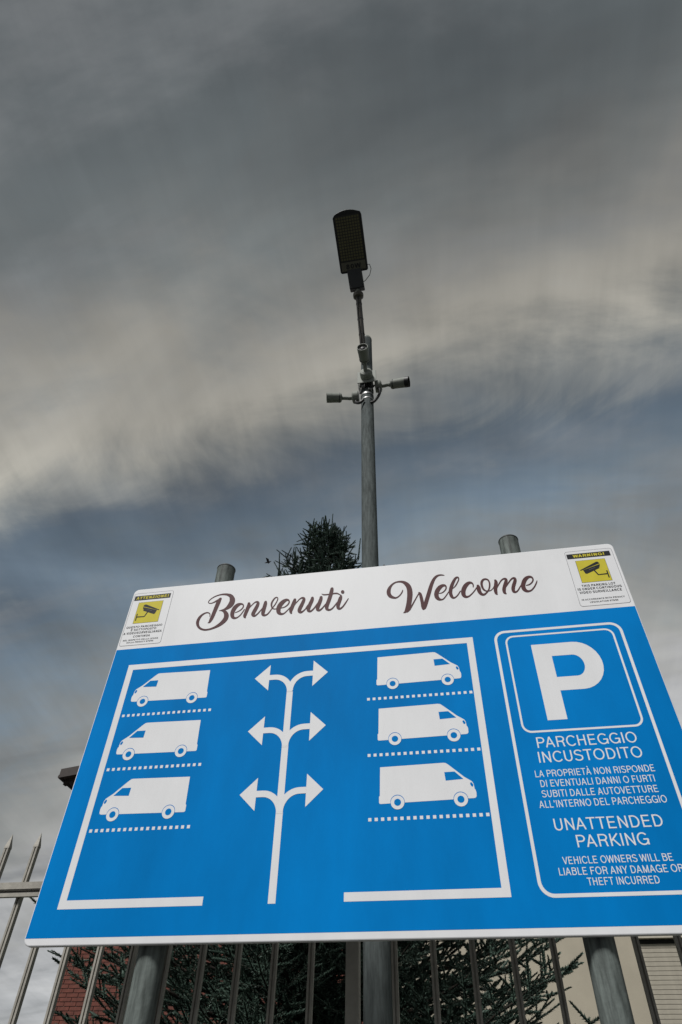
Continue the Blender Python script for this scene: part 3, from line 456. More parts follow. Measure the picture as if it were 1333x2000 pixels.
script([[[11640,-1371,11669,-1378],[11635,-1387,11669,-1396],[11628,-1407,11668,-1425],[11617,-1433,11659,-1461],[11598,-1470,11641,-1505],[11575,-1515,11616,-1553],[11548,-1556,11587,-1599],[11521,-1592,11556,-1639],[11490,-1626,11522,-1676],[11458,-1654,11486,-1708],[11425,-1675,11450,-1736],[11392,-1689,11410,-1759],[11361,-1692,11367,-1774],[11332,-1683,11322,-1775],[11301,-1664,11277,-1766],[11270,-1640,11235,-1754],[11242,-1615,11193,-1739],[11218,-1587,11150,-1716],[11203,-1561,11107,-1682],[11191,-1534,11071,-1636],[11182,-1504,11042,-1583],[11176,-1477,11021,-1523],[11173,-1450,11011,-1460],[11173,-1419,11010,-1398],[11174,-1382,11018,-1338],[11176,-1342,11033,-1281],[11181,-1300,11056,-1225],[11191,-1254,11084,-1172],[11207,-1204,11120,-1121],[11230,-1151,11160,-1072],[11257,-1104,11203,-1028],[11289,-1063,11247,-991],[11326,-1029,11294,-958],[11366,-1003,11343,-931],[11410,-985,11395,-912],[11459,-975,11449,-900],[11507,-973,11503,-892],[11554,-978,11556,-889],[11600,-990,11610,-892],[11640,-1010,11664,-901],[11675,-1038,11717,-917],[11705,-1072,11768,-940],[11731,-1111,11817,-972],[11755,-1153,11865,-1013],[11776,-1198,11911,-1063],[11792,-1242,11952,-1124],[11804,-1286,11984,-1191],[11813,-1332,12008,-1265],[11820,-1383,12025,-1346],[11823,-1444,12034,-1433],[11823,-1514,12036,-1521],[11821,-1585,12034,-1607],[11817,-1654,12027,-1690],[11811,-1724,12017,-1770],[11803,-1797,12005,-1847],[11793,-1870,11992,-1925],[11782,-1943,11977,-2003],[11771,-2011,11962,-2075],[11759,-2071,11948,-2140],[11748,-2123,11932,-2201],[11737,-2171,11912,-2262],[11725,-2220,11886,-2319],[11713,-2269,11856,-2371],[11702,-2313,11824,-2415],[11692,-2351,11790,-2451],[11682,-2386,11755,-2478],[11672,-2414,11720,-2497],[11660,-2438,11684,-2505],[11643,-2459,11655,-2502],[11629,-2473,11636,-2498]],[[11784,-2489,11766,-2461],[11812,-2469,11789,-2433],[11852,-2438,11819,-2394],[11891,-2399,11848,-2352],[11921,-2354,11871,-2311],[11947,-2304,11896,-2263],[11974,-2251,11923,-2209],[12005,-2191,11956,-2150],[12039,-2125,11991,-2086],[12072,-2060,12027,-2022],[12105,-1994,12063,-1958],[12139,-1928,12098,-1894],[12170,-1866,12132,-1833],[12200,-1811,12162,-1778],[12227,-1761,12189,-1727],[12251,-1718,12214,-1683],[12275,-1682,12236,-1643],[12295,-1653,12255,-1611],[12310,-1633,12268,-1589]],[[12267,-1619,12321,-1558],[12273,-1637,12337,-1570],[12278,-1659,12363,-1596],[12281,-1687,12387,-1646],[12286,-1739,12403,-1713],[12291,-1811,12415,-1789],[12298,-1885,12425,-1863],[12305,-1954,12434,-1932],[12312,-2022,12441,-2002],[12318,-2088,12448,-2069],[12320,-2151,12456,-2134],[12322,-2212,12464,-2196],[12325,-2266,12469,-2249],[12333,-2311,12468,-2296],[12342,-2349,12464,-2336],[12349,-2375,12461,-2362]],[[12418,-2425,12373,-2376],[12438,-2420,12375,-2352],[12469,-2405,12375,-2321],[12501,-2371,12378,-2286],[12528,-2319,12391,-2239],[12553,-2256,12411,-2178],[12578,-2186,12434,-2110],[12604,-2108,12459,-2034],[12630,-2022,12487,-1950],[12658,-1936,12516,-1863],[12686,-1850,12545,-1776],[12716,-1762,12573,-1687],[12745,-1673,12602,-1601],[12771,-1585,12629,-1516],[12795,-1499,12657,-1430],[12819,-1417,12686,-1346],[12845,-1336,12717,-1264],[12870,-1258,12748,-1183],[12896,-1186,12781,-1107],[12922,-1118,12816,-1037],[12948,-1056,12852,-971],[12974,-1002,12891,-912],[13003,-956,12934,-861],[13034,-915,12979,-819],[13064,-883,13024,-787],[13094,-859,13071,-767],[13128,-841,13115,-758],[13161,-829,13155,-754],[13189,-825,13191,-753],[13216,-828,13223,-758],[13244,-831,13254,-765],[13277,-834,13287,-779],[13311,-837,13319,-795],[13335,-840,13341,-807]],[[13073,-1728,13071,-1691],[13103,-1726,13100,-1686],[13146,-1723,13140,-1678],[13192,-1709,13179,-1663],[13237,-1682,13216,-1636],[13281,-1645,13255,-1601],[13318,-1607,13286,-1565],[13347,-1567,13309,-1531],[13369,-1525,13324,-1497],[13384,-1479,13331,-1466],[13389,-1430,13332,-1434],[13385,-1377,13326,-1405],[13366,-1328,13317,-1391],[13331,-1293,13301,-1387],[13287,-1272,13277,-1388],[13237,-1266,13253,-1398],[13183,-1276,13226,-1420],[13128,-1298,13195,-1453],[13075,-1331,13166,-1488],[13027,-1376,13139,-1525],[12985,-1429,13112,-1567],[12948,-1486,13088,-1609],[12918,-1545,13070,-1650],[12893,-1609,13055,-1691],[12876,-1674,13045,-1728],[12866,-1741,13039,-1762],[12865,-1809,13037,-1794],[12876,-1878,13037,-1818],[12902,-1940,13040,-1845],[12937,-1989,13048,-1878],[12976,-2027,13059,-1908],[13020,-2050,13072,-1935],[13065,-2059,13091,-1961],[13106,-2058,13115,-1979],[13144,-2053,13141,-1986],[13183,-2041,13168,-1982],[13223,-2013,13198,-1966],[13265,-1968,13235,-1928],[13307,-1910,13276,-1874],[13348,-1852,13316,-1818],[13388,-1789,13358,-1758],[13426,-1724,13399,-1697],[13453,-1678,13428,-1654]],[[13629,-1535,13614,-1510],[13660,-1509,13641,-1478],[13704,-1471,13679,-1433],[13749,-1422,13716,-1382],[13791,-1358,13753,-1322],[13830,-1286,13792,-1253],[13863,-1221,13824,-1191],[13888,-1168,13846,-1141],[13906,-1119,13860,-1100],[13916,-1072,13865,-1070],[13913,-1024,13862,-1047],[13897,-982,13854,-1031],[13867,-952,13849,-1030],[13827,-947,13837,-1036],[13784,-959,13817,-1052],[13740,-988,13796,-1076],[13700,-1034,13774,-1114],[13662,-1089,13748,-1168],[13627,-1145,13722,-1225],[13594,-1202,13697,-1281],[13563,-1262,13674,-1339],[13534,-1326,13652,-1398],[13507,-1395,13631,-1461],[13482,-1467,13610,-1526],[13462,-1537,13594,-1586],[13447,-1602,13582,-1639],[13438,-1666,13574,-1685],[13435,-1732,13570,-1728],[13439,-1800,13571,-1774],[13450,-1865,13576,-1820],[13468,-1923,13582,-1859],[13495,-1971,13588,-1891],[13530,-2007,13595,-1920],[13571,-2029,13602,-1938],[13612,-2030,13613,-1947],[13649,-2015,13634,-1947],[13684,-1991,13662,-1937],[13719,-1962,13693,-1914],[13755,-1924,13725,-1881],[13792,-1879,13760,-1840],[13833,-1816,13801,-1783],[13874,-1747,13844,-1718],[13903,-1698,13875,-1671]],[[14414,-1550,14379,-1541],[14421,-1523,14383,-1514],[14431,-1481,14387,-1478],[14434,-1436,14385,-1447],[14427,-1391,14377,-1420],[14412,-1348,14365,-1393],[14388,-1310,14349,-1378],[14354,-1280,14327,-1374],[14311,-1260,14301,-1378],[14261,-1255,14277,-1390],[14208,-1268,14254,-1412],[14155,-1295,14226,-1444],[14105,-1332,14199,-1480],[14059,-1380,14172,-1519],[14017,-1438,14145,-1564],[13980,-1501,14122,-1609],[13949,-1569,14104,-1656],[13925,-1640,14089,-1704],[13909,-1713,14078,-1748],[13902,-1785,14072,-1789],[13905,-1857,14069,-1825],[13922,-1925,14068,-1852],[13955,-1982,14069,-1881],[13998,-2022,14074,-1913],[14047,-2045,14084,-1937],[14097,-2047,14104,-1951],[14144,-2034,14135,-1954],[14191,-2010,14172,-1945],[14238,-1974,14214,-1920],[14287,-1928,14260,-1880],[14332,-1881,14305,-1837],[14376,-1833,14349,-1792],[14419,-1782,14390,-1743],[14457,-1733,14427,-1698],[14489,-1681,14460,-1652],[14515,-1633,14488,-1608],[14533,-1599,14508,-1577]],[[14535,-1514,14634,-1493],[14527,-1545,14645,-1520],[14517,-1588,14661,-1558],[14511,-1632,14673,-1606],[14511,-1680,14675,-1659],[14516,-1742,14673,-1709],[14530,-1809,14673,-1749],[14554,-1871,14678,-1792],[14585,-1927,14687,-1838],[14624,-1971,14699,-1871],[14667,-2000,14714,-1894],[14715,-2013,14733,-1909],[14766,-2005,14755,-1914],[14816,-1974,14789,-1902],[14863,-1931,14830,-1871],[14906,-1883,14870,-1832],[14944,-1834,14905,-1790],[14980,-1778,14935,-1741],[15010,-1714,14961,-1686],[15036,-1639,14982,-1620],[15057,-1558,14999,-1546],[15068,-1478,15009,-1478],[15068,-1403,15009,-1415],[15059,-1331,15003,-1355],[15040,-1270,14991,-1310],[15011,-1224,14971,-1281],[14973,-1193,14945,-1262],[14932,-1175,14918,-1253],[14888,-1170,14888,-1254],[14841,-1178,14857,-1266],[14795,-1200,14833,-1284],[14756,-1239,14816,-1309],[14723,-1288,14801,-1343],[14700,-1345,14790,-1379],[14688,-1406,14782,-1417],[14685,-1469,14777,-1463],[14688,-1530,14776,-1513],[14696,-1592,14779,-1564],[14710,-1653,14786,-1617],[14730,-1709,14796,-1661],[14758,-1754,14810,-1698],[14790,-1787,14829,-1731],[14824,-1812,14850,-1757],[14858,-1825,14872,-1772],[14891,-1828,14898,-1779],[14923,-1828,14927,-1784],[14957,-1829,14960,-1787],[14994,-1826,14993,-1786],[15032,-1814,15024,-1777],[15070,-1788,15056,-1756],[15107,-1754,15090,-1725],[15138,-1717,15119,-1694],[15163,-1676,15143,-1658],[15183,-1634,15164,-1620],[15197,-1605,15179,-1592]],[[15235,-1339,15314,-1302],[15233,-1366,15327,-1324],[15228,-1397,15345,-1364],[15220,-1426,15354,-1427],[15210,-1470,15345,-1497],[15195,-1534,15330,-1567],[15181,-1600,15315,-1632],[15167,-1661,15302,-1693],[15154,-1725,15289,-1749],[15145,-1791,15280,-1796],[15146,-1856,15275,-1839],[15153,-1913,15273,-1884],[15164,-1961,15270,-1919],[15185,-1996,15265,-1942],[15208,-2014,15262,-1966],[15223,-2021,15261,-1985]],[[15287,-1719,15268,-1702],[15318,-1670,15293,-1650],[15360,-1601,15330,-1574],[15403,-1535,15368,-1502],[15441,-1476,15405,-1440],[15477,-1420,15444,-1380],[15513,-1376,15484,-1329],[15551,-1345,15528,-1288],[15588,-1324,15573,-1256],[15614,-1320,15618,-1238],[15628,-1332,15664,-1239],[15633,-1352,15705,-1262],[15630,-1362,15736,-1310],[15624,-1366,15741,-1374],[15614,-1392,15731,-1432],[15599,-1432,15716,-1487],[15579,-1481,15694,-1547],[15553,-1540,15668,-1607],[15527,-1604,15645,-1664],[15504,-1667,15626,-1720],[15482,-1732,15610,-1775],[15466,-1798,15599,-1818],[15462,-1863,15592,-1855],[15466,-1919,15588,-1890],[15479,-1970,15585,-1916],[15505,-2008,15582,-1935],[15534,-2024,15584,-1959],[15552,-2031,15589,-1980]],[[15639,-1694,15621,-1675],[15675,-1646,15652,-1622],[15726,-1577,15696,-1545],[15774,-1514,15740,-1475],[15813,-1462,15778,-1419],[15849,-1414,15816,-1369],[15883,-1377,15854,-1325],[15915,-1351,15891,-1290],[15944,-1335,15929,-1262],[15963,-1333,15969,-1246],[15973,-1343,16011,-1248],[15976,-1357,16049,-1272],[15972,-1364,16076,-1322],[15966,-1376,16079,-1385],[15954,-1409,16069,-1444],[15937,-1451,16054,-1504],[15916,-1500,16031,-1566],[15889,-1558,16005,-1627],[15862,-1621,15983,-1681],[15840,-1684,15966,-1733],[15821,-1746,15950,-1783],[15808,-1808,15941,-1822],[15805,-1866,15936,-1852],[15811,-1920,15933,-1874],[15828,-1967,15931,-1888],[15858,-2001,15931,-1905],[15896,-2019,15935,-1924],[15937,-2019,15943,-1936],[15975,-2003,15961,-1935],[16011,-1976,15987,-1922],[16048,-1938,16018,-1895],[16087,-1885,16055,-1850],[16127,-1822,16095,-1789],[16164,-1762,16134,-1731],[16199,-1704,16172,-1676],[16232,-1648,16209,-1625],[16254,-1609,16234,-1589]],[[16390,-1720,16390,-1685],[16420,-1718,16421,-1678],[16465,-1714,16463,-1668],[16512,-1701,16502,-1651],[16557,-1675,16540,-1626],[16601,-1641,16578,-1594],[16640,-1602,16609,-1560],[16673,-1557,16634,-1523],[16699,-1507,16652,-1484],[16715,-1452,16660,-1451],[16715,-1397,16658,-1419],[16703,-1344,16649,-1386],[16680,-1301,16635,-1365],[16647,-1270,16614,-1357],[16606,-1250,16586,-1356],[16558,-1244,16558,-1365],[16506,-1250,16528,-1385],[16451,-1269,16496,-1415],[16395,-1302,16469,-1446],[16346,-1351,16445,-1480],[16302,-1409,16420,-1521],[16266,-1471,16397,-1565],[16234,-1539,16378,-1612],[16209,-1610,16361,-1661],[16192,-1681,16350,-1705],[16182,-1750,16346,-1740],[16182,-1817,16346,-1770],[16194,-1882,16347,-1797],[16222,-1938,16351,-1831],[16258,-1982,16359,-1870],[16299,-2015,16371,-1902],[16342,-2033,16386,-1925],[16386,-2038,16408,-1942],[16428,-2034,16435,-1951],[16468,-2024,16465,-1951],[16510,-2006,16497,-1942],[16553,-1977,16531,-1922],[16598,-1935,16571,-1887],[16645,-1883,16614,-1840],[16688,-1828,16655,-1789],[16727,-1769,16691,-1736],[16762,-1708,16725,-1678],[16790,-1653,16754,-1627],[16812,-1605,16778,-1584],[16826,-1563,16798,-1547],[16835,-1534,16811,-1521]]]).build('welcome_lettering', 'maroon', sign)
# surveillance stickers
def sticker(x0, flip, head, lines, hw):
    x1 = x0 + .178; zt, zb = -.0235, -.2915
    o = MB().flat(rrect(x0, x1, zb, zt, .010, 4), F1 + .00015).build('warning_sticker', 'white', sign)
    b = MB(); ringstrip(b, rrect(x0, x1, zb, zt, .010, 4), rrect(x0 + .0012, x1 - .0012, zb + .0012, zt - .0012, .0088, 4), F1); b.build('border', 'thin', o)
    MB().flat([(x0 + .005, -.0372), (x0 + .168, -.0372), (x0 + .168, -.0622), (x0 + .005, -.0622)], F1).build('heading_bar', 'black', o)
    text_mb(head, lambda u, v, k: (x0 + .0865 - hw / 2 + u, F2 - k, -.0563 + v + GZ), hw, .0140, .20).build('heading', 'yellow', o)
    yx0, yx1 = x0 + .0320, x0 + .1405
    MB().flat([(yx0 - .0012, -.1837), (yx1 + .0012, -.1837), (yx1 + .0012, -.0738), (yx0 - .0012, -.0738)], F1).build('square_edge', 'black', o)
    MB().flat([(yx0, -.1825), (yx1, -.1825), (yx1, -.0750), (yx0, -.0750)], F2).build('yellow_square', 'yellow', o)
    xm = (yx0 + yx1) / 2
    X = lambda u: xm + flip * (u - .0917)
    c = MB()
    c.flat([(X(.066), -.0878), (X(.072), -.0868), (X(.140), -.1215), (X(.138), -.1250), (X(.118), -.1175), (X(.061), -.0965)][::1], F3)
    c.flat([(X(.0615), -.1000), (X(.1290), -.1225), (X(.1245), -.1400), (X(.1190), -.1425), (X(.1060), -.1370), (X(.0660), -.1190), (X(.0690), -.1150), (X(.0645), -.1120)], F3 - .0001)
    c.flat([(X(.0865), -.1270), (X(.0915), -.1290), (X(.0815), -.1530), (X(.0775), -.1505)], F3 - .0002)
    c.flat([(X(.0455), -.1475), (X(.0795), -.1490), (X(.0805), -.1535), (X(.0455), -.1530)], F3 - .0003)
    c.flat([(X(.0425), -.1340), (X(.0470), -.1340), (X(.0470), -.1690), (X(.0425), -.1690)], F3 - .0004)
    c.build('camera_pictogram', 'black', o)
    c = MB(); c.flat([(X(.082), -.1145), (X(.108), -.1235), (X(.1075), -.1252), (X(.0815), -.1162)], F3 - .0006); c.build('camera_highlight', 'thin', o)
    for txt, z, cap, wd in lines:
        line(txt, z, cap, wd, 'black', x0 + .0870, F1, o, w=.19)
sticker(.0070, 1, 'ATTENZIONE!', (("QUESTO PARCHEGGIO", -.2065, .0102, .157), ("È SOTTOPOSTO", -.2210, .0102, .112), ("A VIDEOSORVEGLIANZA", -.2370, .0110, .166),
        ("CONTINUA", -.2540, .0102, .073), ("NEL RISPETTO DELLA LEGGE", -.2690, .0070, .152), ("SULLA PRIVACY 675/96", -.2805, .0070, .116)), .146)
sticker(1.8115, -1, 'WARNING!', (("THIS PARKING LOT", -.2035, .0110, .124), ("IS UNDER CONTINUOUS", -.2185, .0110, .158), ("VIDEO SURVEILLANCE", -.2345, .0110, .152),
        ("IN ACCORDANCE WITH PRIVACY", -.2655, .0070, .152), ("LEGISLATION 675/96", -.2785, .0070, .101)), .118)
# posts with caps, clamp rails and bolts
for x, zt in ((.3775, .118), (1.6190, .118)):
    q = MB().lathe((x, .062, 0), (0, 0, 1), [(0, .0400), (GZ + zt, .0400)], 32).build('post', 'galv2', sign)
    MB().lathe((x, .062, GZ + zt), (0, 0, 1), [(0, .0415), (.004, .0415), (.010, .036), (.013, .022)], 32).build('post_cap', 'cap', q)
    for z in (-.12, -.66, -1.18):
        MB().lathe((x, .062, GZ + z), (0, 0, 1), [(-.015, .0425), (.015, .0425)], 32).build('clamp', 'galv', q)
for z in (-.12, -.66, -1.18):
    MB().box((.05, .0185, GZ + z - .02), (.334, .03, GZ + z + .02)).box((.421, .0185, GZ + z - .02), (1.575, .03, GZ + z + .02)).box((1.663, .0185, GZ + z - .02), (1.95, .03, GZ + z + .02)).build('clamp_rail', 'galv', sign)
for x in (.587, 1.0935):
    MB().lathe((x, .010, GZ - .001), (0, 0, 1), [(0, .0045), (.010, .0045), (.014, .0022)], 10).build('edge_bolt', 'cap', sign)

# ------------------------------------------------------------------ fence of pointed pickets behind the sign
fz = .0
fence = empty('picket_fence', (.918, .35, 0), 'grey-beige metal fence with spear-topped vertical bars behind the parking board', 'fence')
def picket_mb(x):
    b = MB(); y = .35; tz = GZ - .923
    # bar with a groove down its face
    b.box((x - .0092, y - .009, .45), (x - .0024, y + .009, tz)); b.box((x + .0024, y - .009, .45), (x + .0092, y + .009, tz))
    b.box((x - .0026, y - .003, .45), (x + .0026, y + .003, tz))
    b.add([(x - .0105, y - .010, tz - .002), (x + .0105, y - .010, tz - .002), (x + .0105, y + .010, tz - .002), (x - .0105, y + .010, tz - .002),
           (x - .0095, y - .009, tz + .006), (x + .0095, y - .009, tz + .006), (x + .0095, y + .009, tz + .006), (x - .0095, y + .009, tz + .006),
           (x, y, tz + .052)], [(0, 3, 2, 1), (0, 1, 5, 4), (1, 2, 6, 5), (2, 3, 7, 6), (3, 0, 4, 7), (4, 5, 8), (5, 6, 8), (6, 7, 8), (7, 4, 8)])
    return b
xs = [.785 - .12 * k for k in range(0, 31)] + [1.047 + .12 * k for k in range(0, 15)] + [2.985 + .12 * k for k in range(0, 15)]
skip = {-.815 - .12}
pk = picket_mb(0).build('picket', 'fence', fence); pk0 = pk.location.copy()
first = True
for x in xs:
    if min(abs(x - v) for v in (-1.060, .918, 2.896)) < .05: continue
    if first: o = pk; first = False
    else:
        o = pk.copy(); col.objects.link(o); o.parent = fence
    o.location = (x - .918, pk0.y, pk0.z)
for x in (-3.04, -1.060, .918, 2.896):
    MB().box((x - .0205, .33, .30), (x + .0205, .37, GZ - .86)).build('fence_post', 'fence', fence, bevel=.002)
for z in (GZ - 1.050, .62):
    b = MB()
    b.box((-3.0, .322, z - .022), (4.8, .3385, z)); b.box((-3.0, .326, z - .026), (4.8, .3385, z - .0225)); b.build('rail', 'fence', fence)
    MB().box((-3.0, .3295, z - .0335), (4.8, .3385, z - .0265)).build('rail_groove', 'fencedk', fence)
    MB().box((-3.0, .324, z - .046), (4.8, .3385, z - .034)).build('rail', 'fence', fence)
MB().box((-14, .25, 0), (14, .45, .42)).build('low_wall', 'concrete', bevel=.01)
tag(bpy.data.objects['low_wall'], 'low concrete wall carrying the picket fence behind the board', 'wall')

# ------------------------------------------------------------------ street lamp
lamp = empty('street_lamp', (.893, 1.1, 0), 'tall grey lamp post with one flat dark 80W lamp head and loose cables', 'street lamp')
MB().sweep([(.895, 1.1, 0), (.894, 1.1, 3), (.891, 1.1, 5.2), (.889, 1.1, 7.10)], [.0575, .0565, .0530, .0515], 40).build('pole', 'galv', lamp)
MB().lathe((.889, 1.1, 7.10), (0, 0, 1), [(0, .0525), (.02, .0522), (.04, .046), (.055, .032), (.06, .012)], 32).build('pole_cap', 'camb', lamp)
A0, A1 = Vector((.876, 1.02, GZ + 3.36)), Vector((.868, .725, GZ + 4.025))
am = MB().sweep([A0 + Vector((0, .07, -.03)), A0, A0.lerp(A1, .5), A1], .0265, 24).build('lamp_arm', 'arm', lamp)
d = (A1 - A0).normalized(); sdv = d.cross(Vector((1, 0, 0))).normalized()
cb = MB()
for off in (-.016, .018):
    cb.sweep([A0 + Vector((off, -.024, -.03)), A0.lerp(A1, .3) + Vector((off * .6, -.024, -.02)), A0.lerp(A1, .62) + Vector((off, -.026, -.017)), A1 + Vector((off * .4, -.02, -.03))], .0045, 8)
cb.build('lamp_cable', 'cable', lamp)
for k in (.12, .36, .60, .84):
    q = A0.lerp(A1, k)
    MB().lathe(q, d, [(-.005, .0285), (.005, .0285)], 24).build('cable_tie', 'cable', lamp)
MB().lathe(A1 + d * -.045, d, [(0, .030), (.01, .047), (.035, .050), (.05, .047), (.062, .028)], 28).build('arm_joint', 'arm', lamp)
# head frame
HB = Vector((.8515, .600, GZ + 4.237)); HT = Vector((.849, .120, GZ + 4.452))
a_ = (HT - HB); HL = a_.length; a_.normalize(); s_ = Vector((1, 0, 0)); s_ = (s_ - a_ * s_.dot(a_)).normalized()
n_ = a_.cross(s_).normalized()
if n_.z > 0: n_ = -n_
def H(u, v, d): return HB + s_ * u + a_ * v + n_ * d
hw0, hw1 = .1320, .1350
body = [(-hw0 + .012, 0), (hw0 - .012, 0), (hw0, .012), (hw1, HL - .030), (hw1 - .010, HL - .006), (hw1 - .03, HL)] + \
       [(u, HL + .024 * (1 - (u / .105) ** 2)) for u in (.09, .06, .03, 0, -.03, -.06, -.09)] + [(-hw1 + .02, HL - .006), (-hw1, HL - .030), (-hw0, .012)]
hd = MB().prism(body, 0, -.055, lambda u, v, d: tuple(H(u, v, d))).build('lamp_head', 'lampb', lamp, bevel=.006)
rimw = .017
MB().prism([(-hw0 + rimw, .018), (hw0 - rimw, .018), (hw0 - rimw, .098), (-hw0 + rimw, .098)], .0015, .0045, lambda u, v, d: tuple(H(u, v, d))).build('wattage_plate', 'led', hd)
MB().prism([(-hw0 + rimw, .104), (hw0 - rimw, .104), (hw1 - rimw, HL - .02), (-hw1 + rimw, HL - .02)], .0015, .0045, lambda u, v, d: tuple(H(u, v, d))).build('led_panel', 'leddark', hd)
lc = MB(); nu, nv = 9, 15
for i in range(nu):
    for j in range(nv):
        u = -.100 + .200 * i / (nu - 1); v = .122 + (HL - .165) * j / (nv - 1)
        lc.prism([(u - .0092, v - .0092), (u + .0092, v - .0092), (u + .0092, v + .0092), (u - .0092, v + .0092)], .0046, .0066, lambda a, b_, d: tuple(H(a, b_, d)))
lc.build('led_lens', 'ledc', hd, kind='stuff')
for tz_ in (1,):
    text_mb('80W', lambda u, v, k: tuple(H(-.072 + u, .036 + v, .0048 + k)), .144, .042, .19, .0003).build('wattage_lettering', 'lampb', hd)
for i in range(9):
    u = -.1 + .025 * i
    hfin = MB().prism([(u - .003, .05), (u + .003, .05), (u + .003, HL - .05), (u - .003, HL - .05)], -.056, -.085, lambda a, b_, d: tuple(H(a, b_, d))).build('cooling_fin', 'lampb', hd)
# neck bracket between arm and head
J = A1 + d * .01; K = HB + a_ * .01 + n_ * -.02
bx = (K - J); bl = bx.length; bx.normalize(); bn = bx.cross(Vector((1, 0, 0))).normalized()
MB().obox(J + bx * (bl * .62), Vector((1, 0, 0)), bx, bn, .070, bl * .46, .032).build('neck_bracket', 'lampb', lamp, bevel=.008)
MB().sweep([J - bx * .03, J + bx * .07], [.020, .020], 20).build('arm_tip', 'camb', lamp)
L0 = H(hw0 - .002, .05, .0)
MB().sweep([L0, L0 + Vector((.022, .0, -.005)), L0 + Vector((.032, .03, -.04)), L0 + Vector((.015, .06, -.10)), L0 + Vector((-.03, .085, -.15)), L0 + Vector((-.075, .09, -.19))], .0032, 8).build('supply_cable', 'cable', lamp)
# cable cluster and steel bands on the pole top
def zrel(z): return GZ + z
for z, m, h in ((2.86, 'band', .011), (2.945, 'cable', .012), (3.05, 'cable', .011), (3.16, 'band', .008), (2.79, 'band', .006)):
    MB().lathe((.890, 1.1, zrel(z)), (0, 0, 1), [(-h, .0535), (-h, .0560), (h, .0560), (h, .0535)], 32, cap=False).build('strap', m, lamp)
rnd = random.Random(5)
def wob(p, s): return tuple(c + rnd.uniform(-s, s) for c in p)
for k in range(13):
    a0 = R(200 + 140 * rnd.random()); a1 = R(195 + 150 * rnd.random())
    z0 = rnd.uniform(2.88, 3.02); z1 = rnd.uniform(2.98, 3.20)
    P = []
    for i in range(6):
        tt = i / 5; a = a0 + (a1 - a0) * tt; r = .060 + .020 * math.sin(math.pi * tt) + rnd.uniform(-.004, .006)
        P.append((.890 + r * math.cos(a), 1.1 + r * math.sin(a), zrel(z0 + (z1 - z0) * tt + rnd.uniform(-.02, .02))))
    MB().sweep(P, .0048, 8).build('loose_cable', 'cable' if k % 5 else 'camb', lamp)
for k in range(4):
    a = R(215 + 28 * k)
    c = Vector((.890 + .064 * math.cos(a), 1.1 + .064 * math.sin(a), zrel(2.90 + .05 * (k % 3))))
    MB().obox(c, Vector((-math.sin(a), math.cos(a), .3)).normalized(), Vector((0, 0, 1)), Vector((math.cos(a), math.sin(a), 0)), .016, .010, .006).build('strap_buckle', 'band', lamp, bevel=.002)

# ------------------------------------------------------------------ security cameras (each a thing of its own)
def sec_cam(label, base, bdir, tube, bpos, baxis, plate=False, length=.135, rad=.043, conduit=None, hood=False):
    base, bdir, bpos, baxis = Vector(base), Vector(bdir).normalized(), Vector(bpos), Vector(baxis).normalized()
    o = empty('security_camera', base, label, 'camera', 'security cameras on the lamp post')
    f0 = bpos - baxis * (length / 2)
    MB().lathe(f0, baxis, [(0, .022), (.004, rad * .82), (.012, rad * .97), (length * .66, rad), (length * .66 + .001, rad * 1.03), (length, rad * 1.03), (length, rad * .93), (length - .022, rad * .90)], 28, cap=False).build('housing', 'camb', o)
    MB().lathe(f0 + baxis * .0005, baxis, [(0, .022), (.001, .022)], 20).build('rear_cap', 'camb', o)
    MB().lathe(f0, baxis, [(length - .024, rad * .90), (length - .021, rad * .90)], 28).build('front_plate', 'lens', o)
    MB().lathe(f0, baxis, [(length - .0205, rad * .62), (length - .015, rad * .60), (length - .014, rad * .48)], 28, cap=False).build('lens_ring', 'ring', o)
    MB().lathe(f0, baxis, [(length - .0205, rad * .46), (length - .012, rad * .42), (length - .008, rad * .25), (length - .007, rad * .05)], 24).build('lens', 'lens', o)
    if hood: MB().lathe(f0, baxis, [(length * .86, rad * 1.04), (length * .86, rad * 1.08), (length * 1.10, rad * 1.08), (length * 1.10, rad * 1.03), (length * .9, rad * .98)], 28, cap=False).build('hood', 'cable', o)
    MB().lathe(f0, baxis, [(length * .15, rad * 1.0), (length * .17, rad * 1.02), (length * .19, rad * 1.0)], 28, cap=False).build('seam_ring', 'cable', o)
    MB().lathe(base - bdir * .0275, bdir, [(0, .051), (.003, .054), (.042, .054), (.052, .048), (.057, .032)], 28).build('junction_base', 'camw' if plate else 'camb', o)
    # arm with a ball joint
    p0 = base + bdir * .025
    pts = [p0] + [Vector(q) for q in tube] + [f0 + baxis * .002]
    MB().sweep(pts, .0175, 16).build('mount_arm', 'camb', o)
    MB().lathe(f0 - baxis * .010, baxis, [(-.010, .012), (-.002, .019), (.008, .019), (.012, .015)], 20).build('swivel_joint', 'camb', o)
    if plate:
        MB().box((base.x - .082, base.y + .028, base.z - .085), (base.x + .082, base.y + .036, base.z + .085)).build('mounting_plate', 'camw', o, bevel=.003)
    if conduit:
        for c in conduit:
            P = [Vector(q) for q in c]; S = []
            for i in range(len(P) - 1):
                a, b2, c2, d2 = P[max(i - 1, 0)], P[i], P[i + 1], P[min(i + 2, len(P) - 1)]
                for k in range(8):
                    t = k / 8
                    S.append(.5 * (2 * b2 + (c2 - a) * t + (2 * a - 5 * b2 + 4 * c2 - d2) * t * t + (3 * b2 - a - 3 * c2 + d2) * t ** 3))
            S.append(P[-1])
            MB().sweep(S, [.0125 if k % 2 else .0105 for k in range(len(S))], 14).build('conduit', 'cable', o)
    return o
zc = GZ
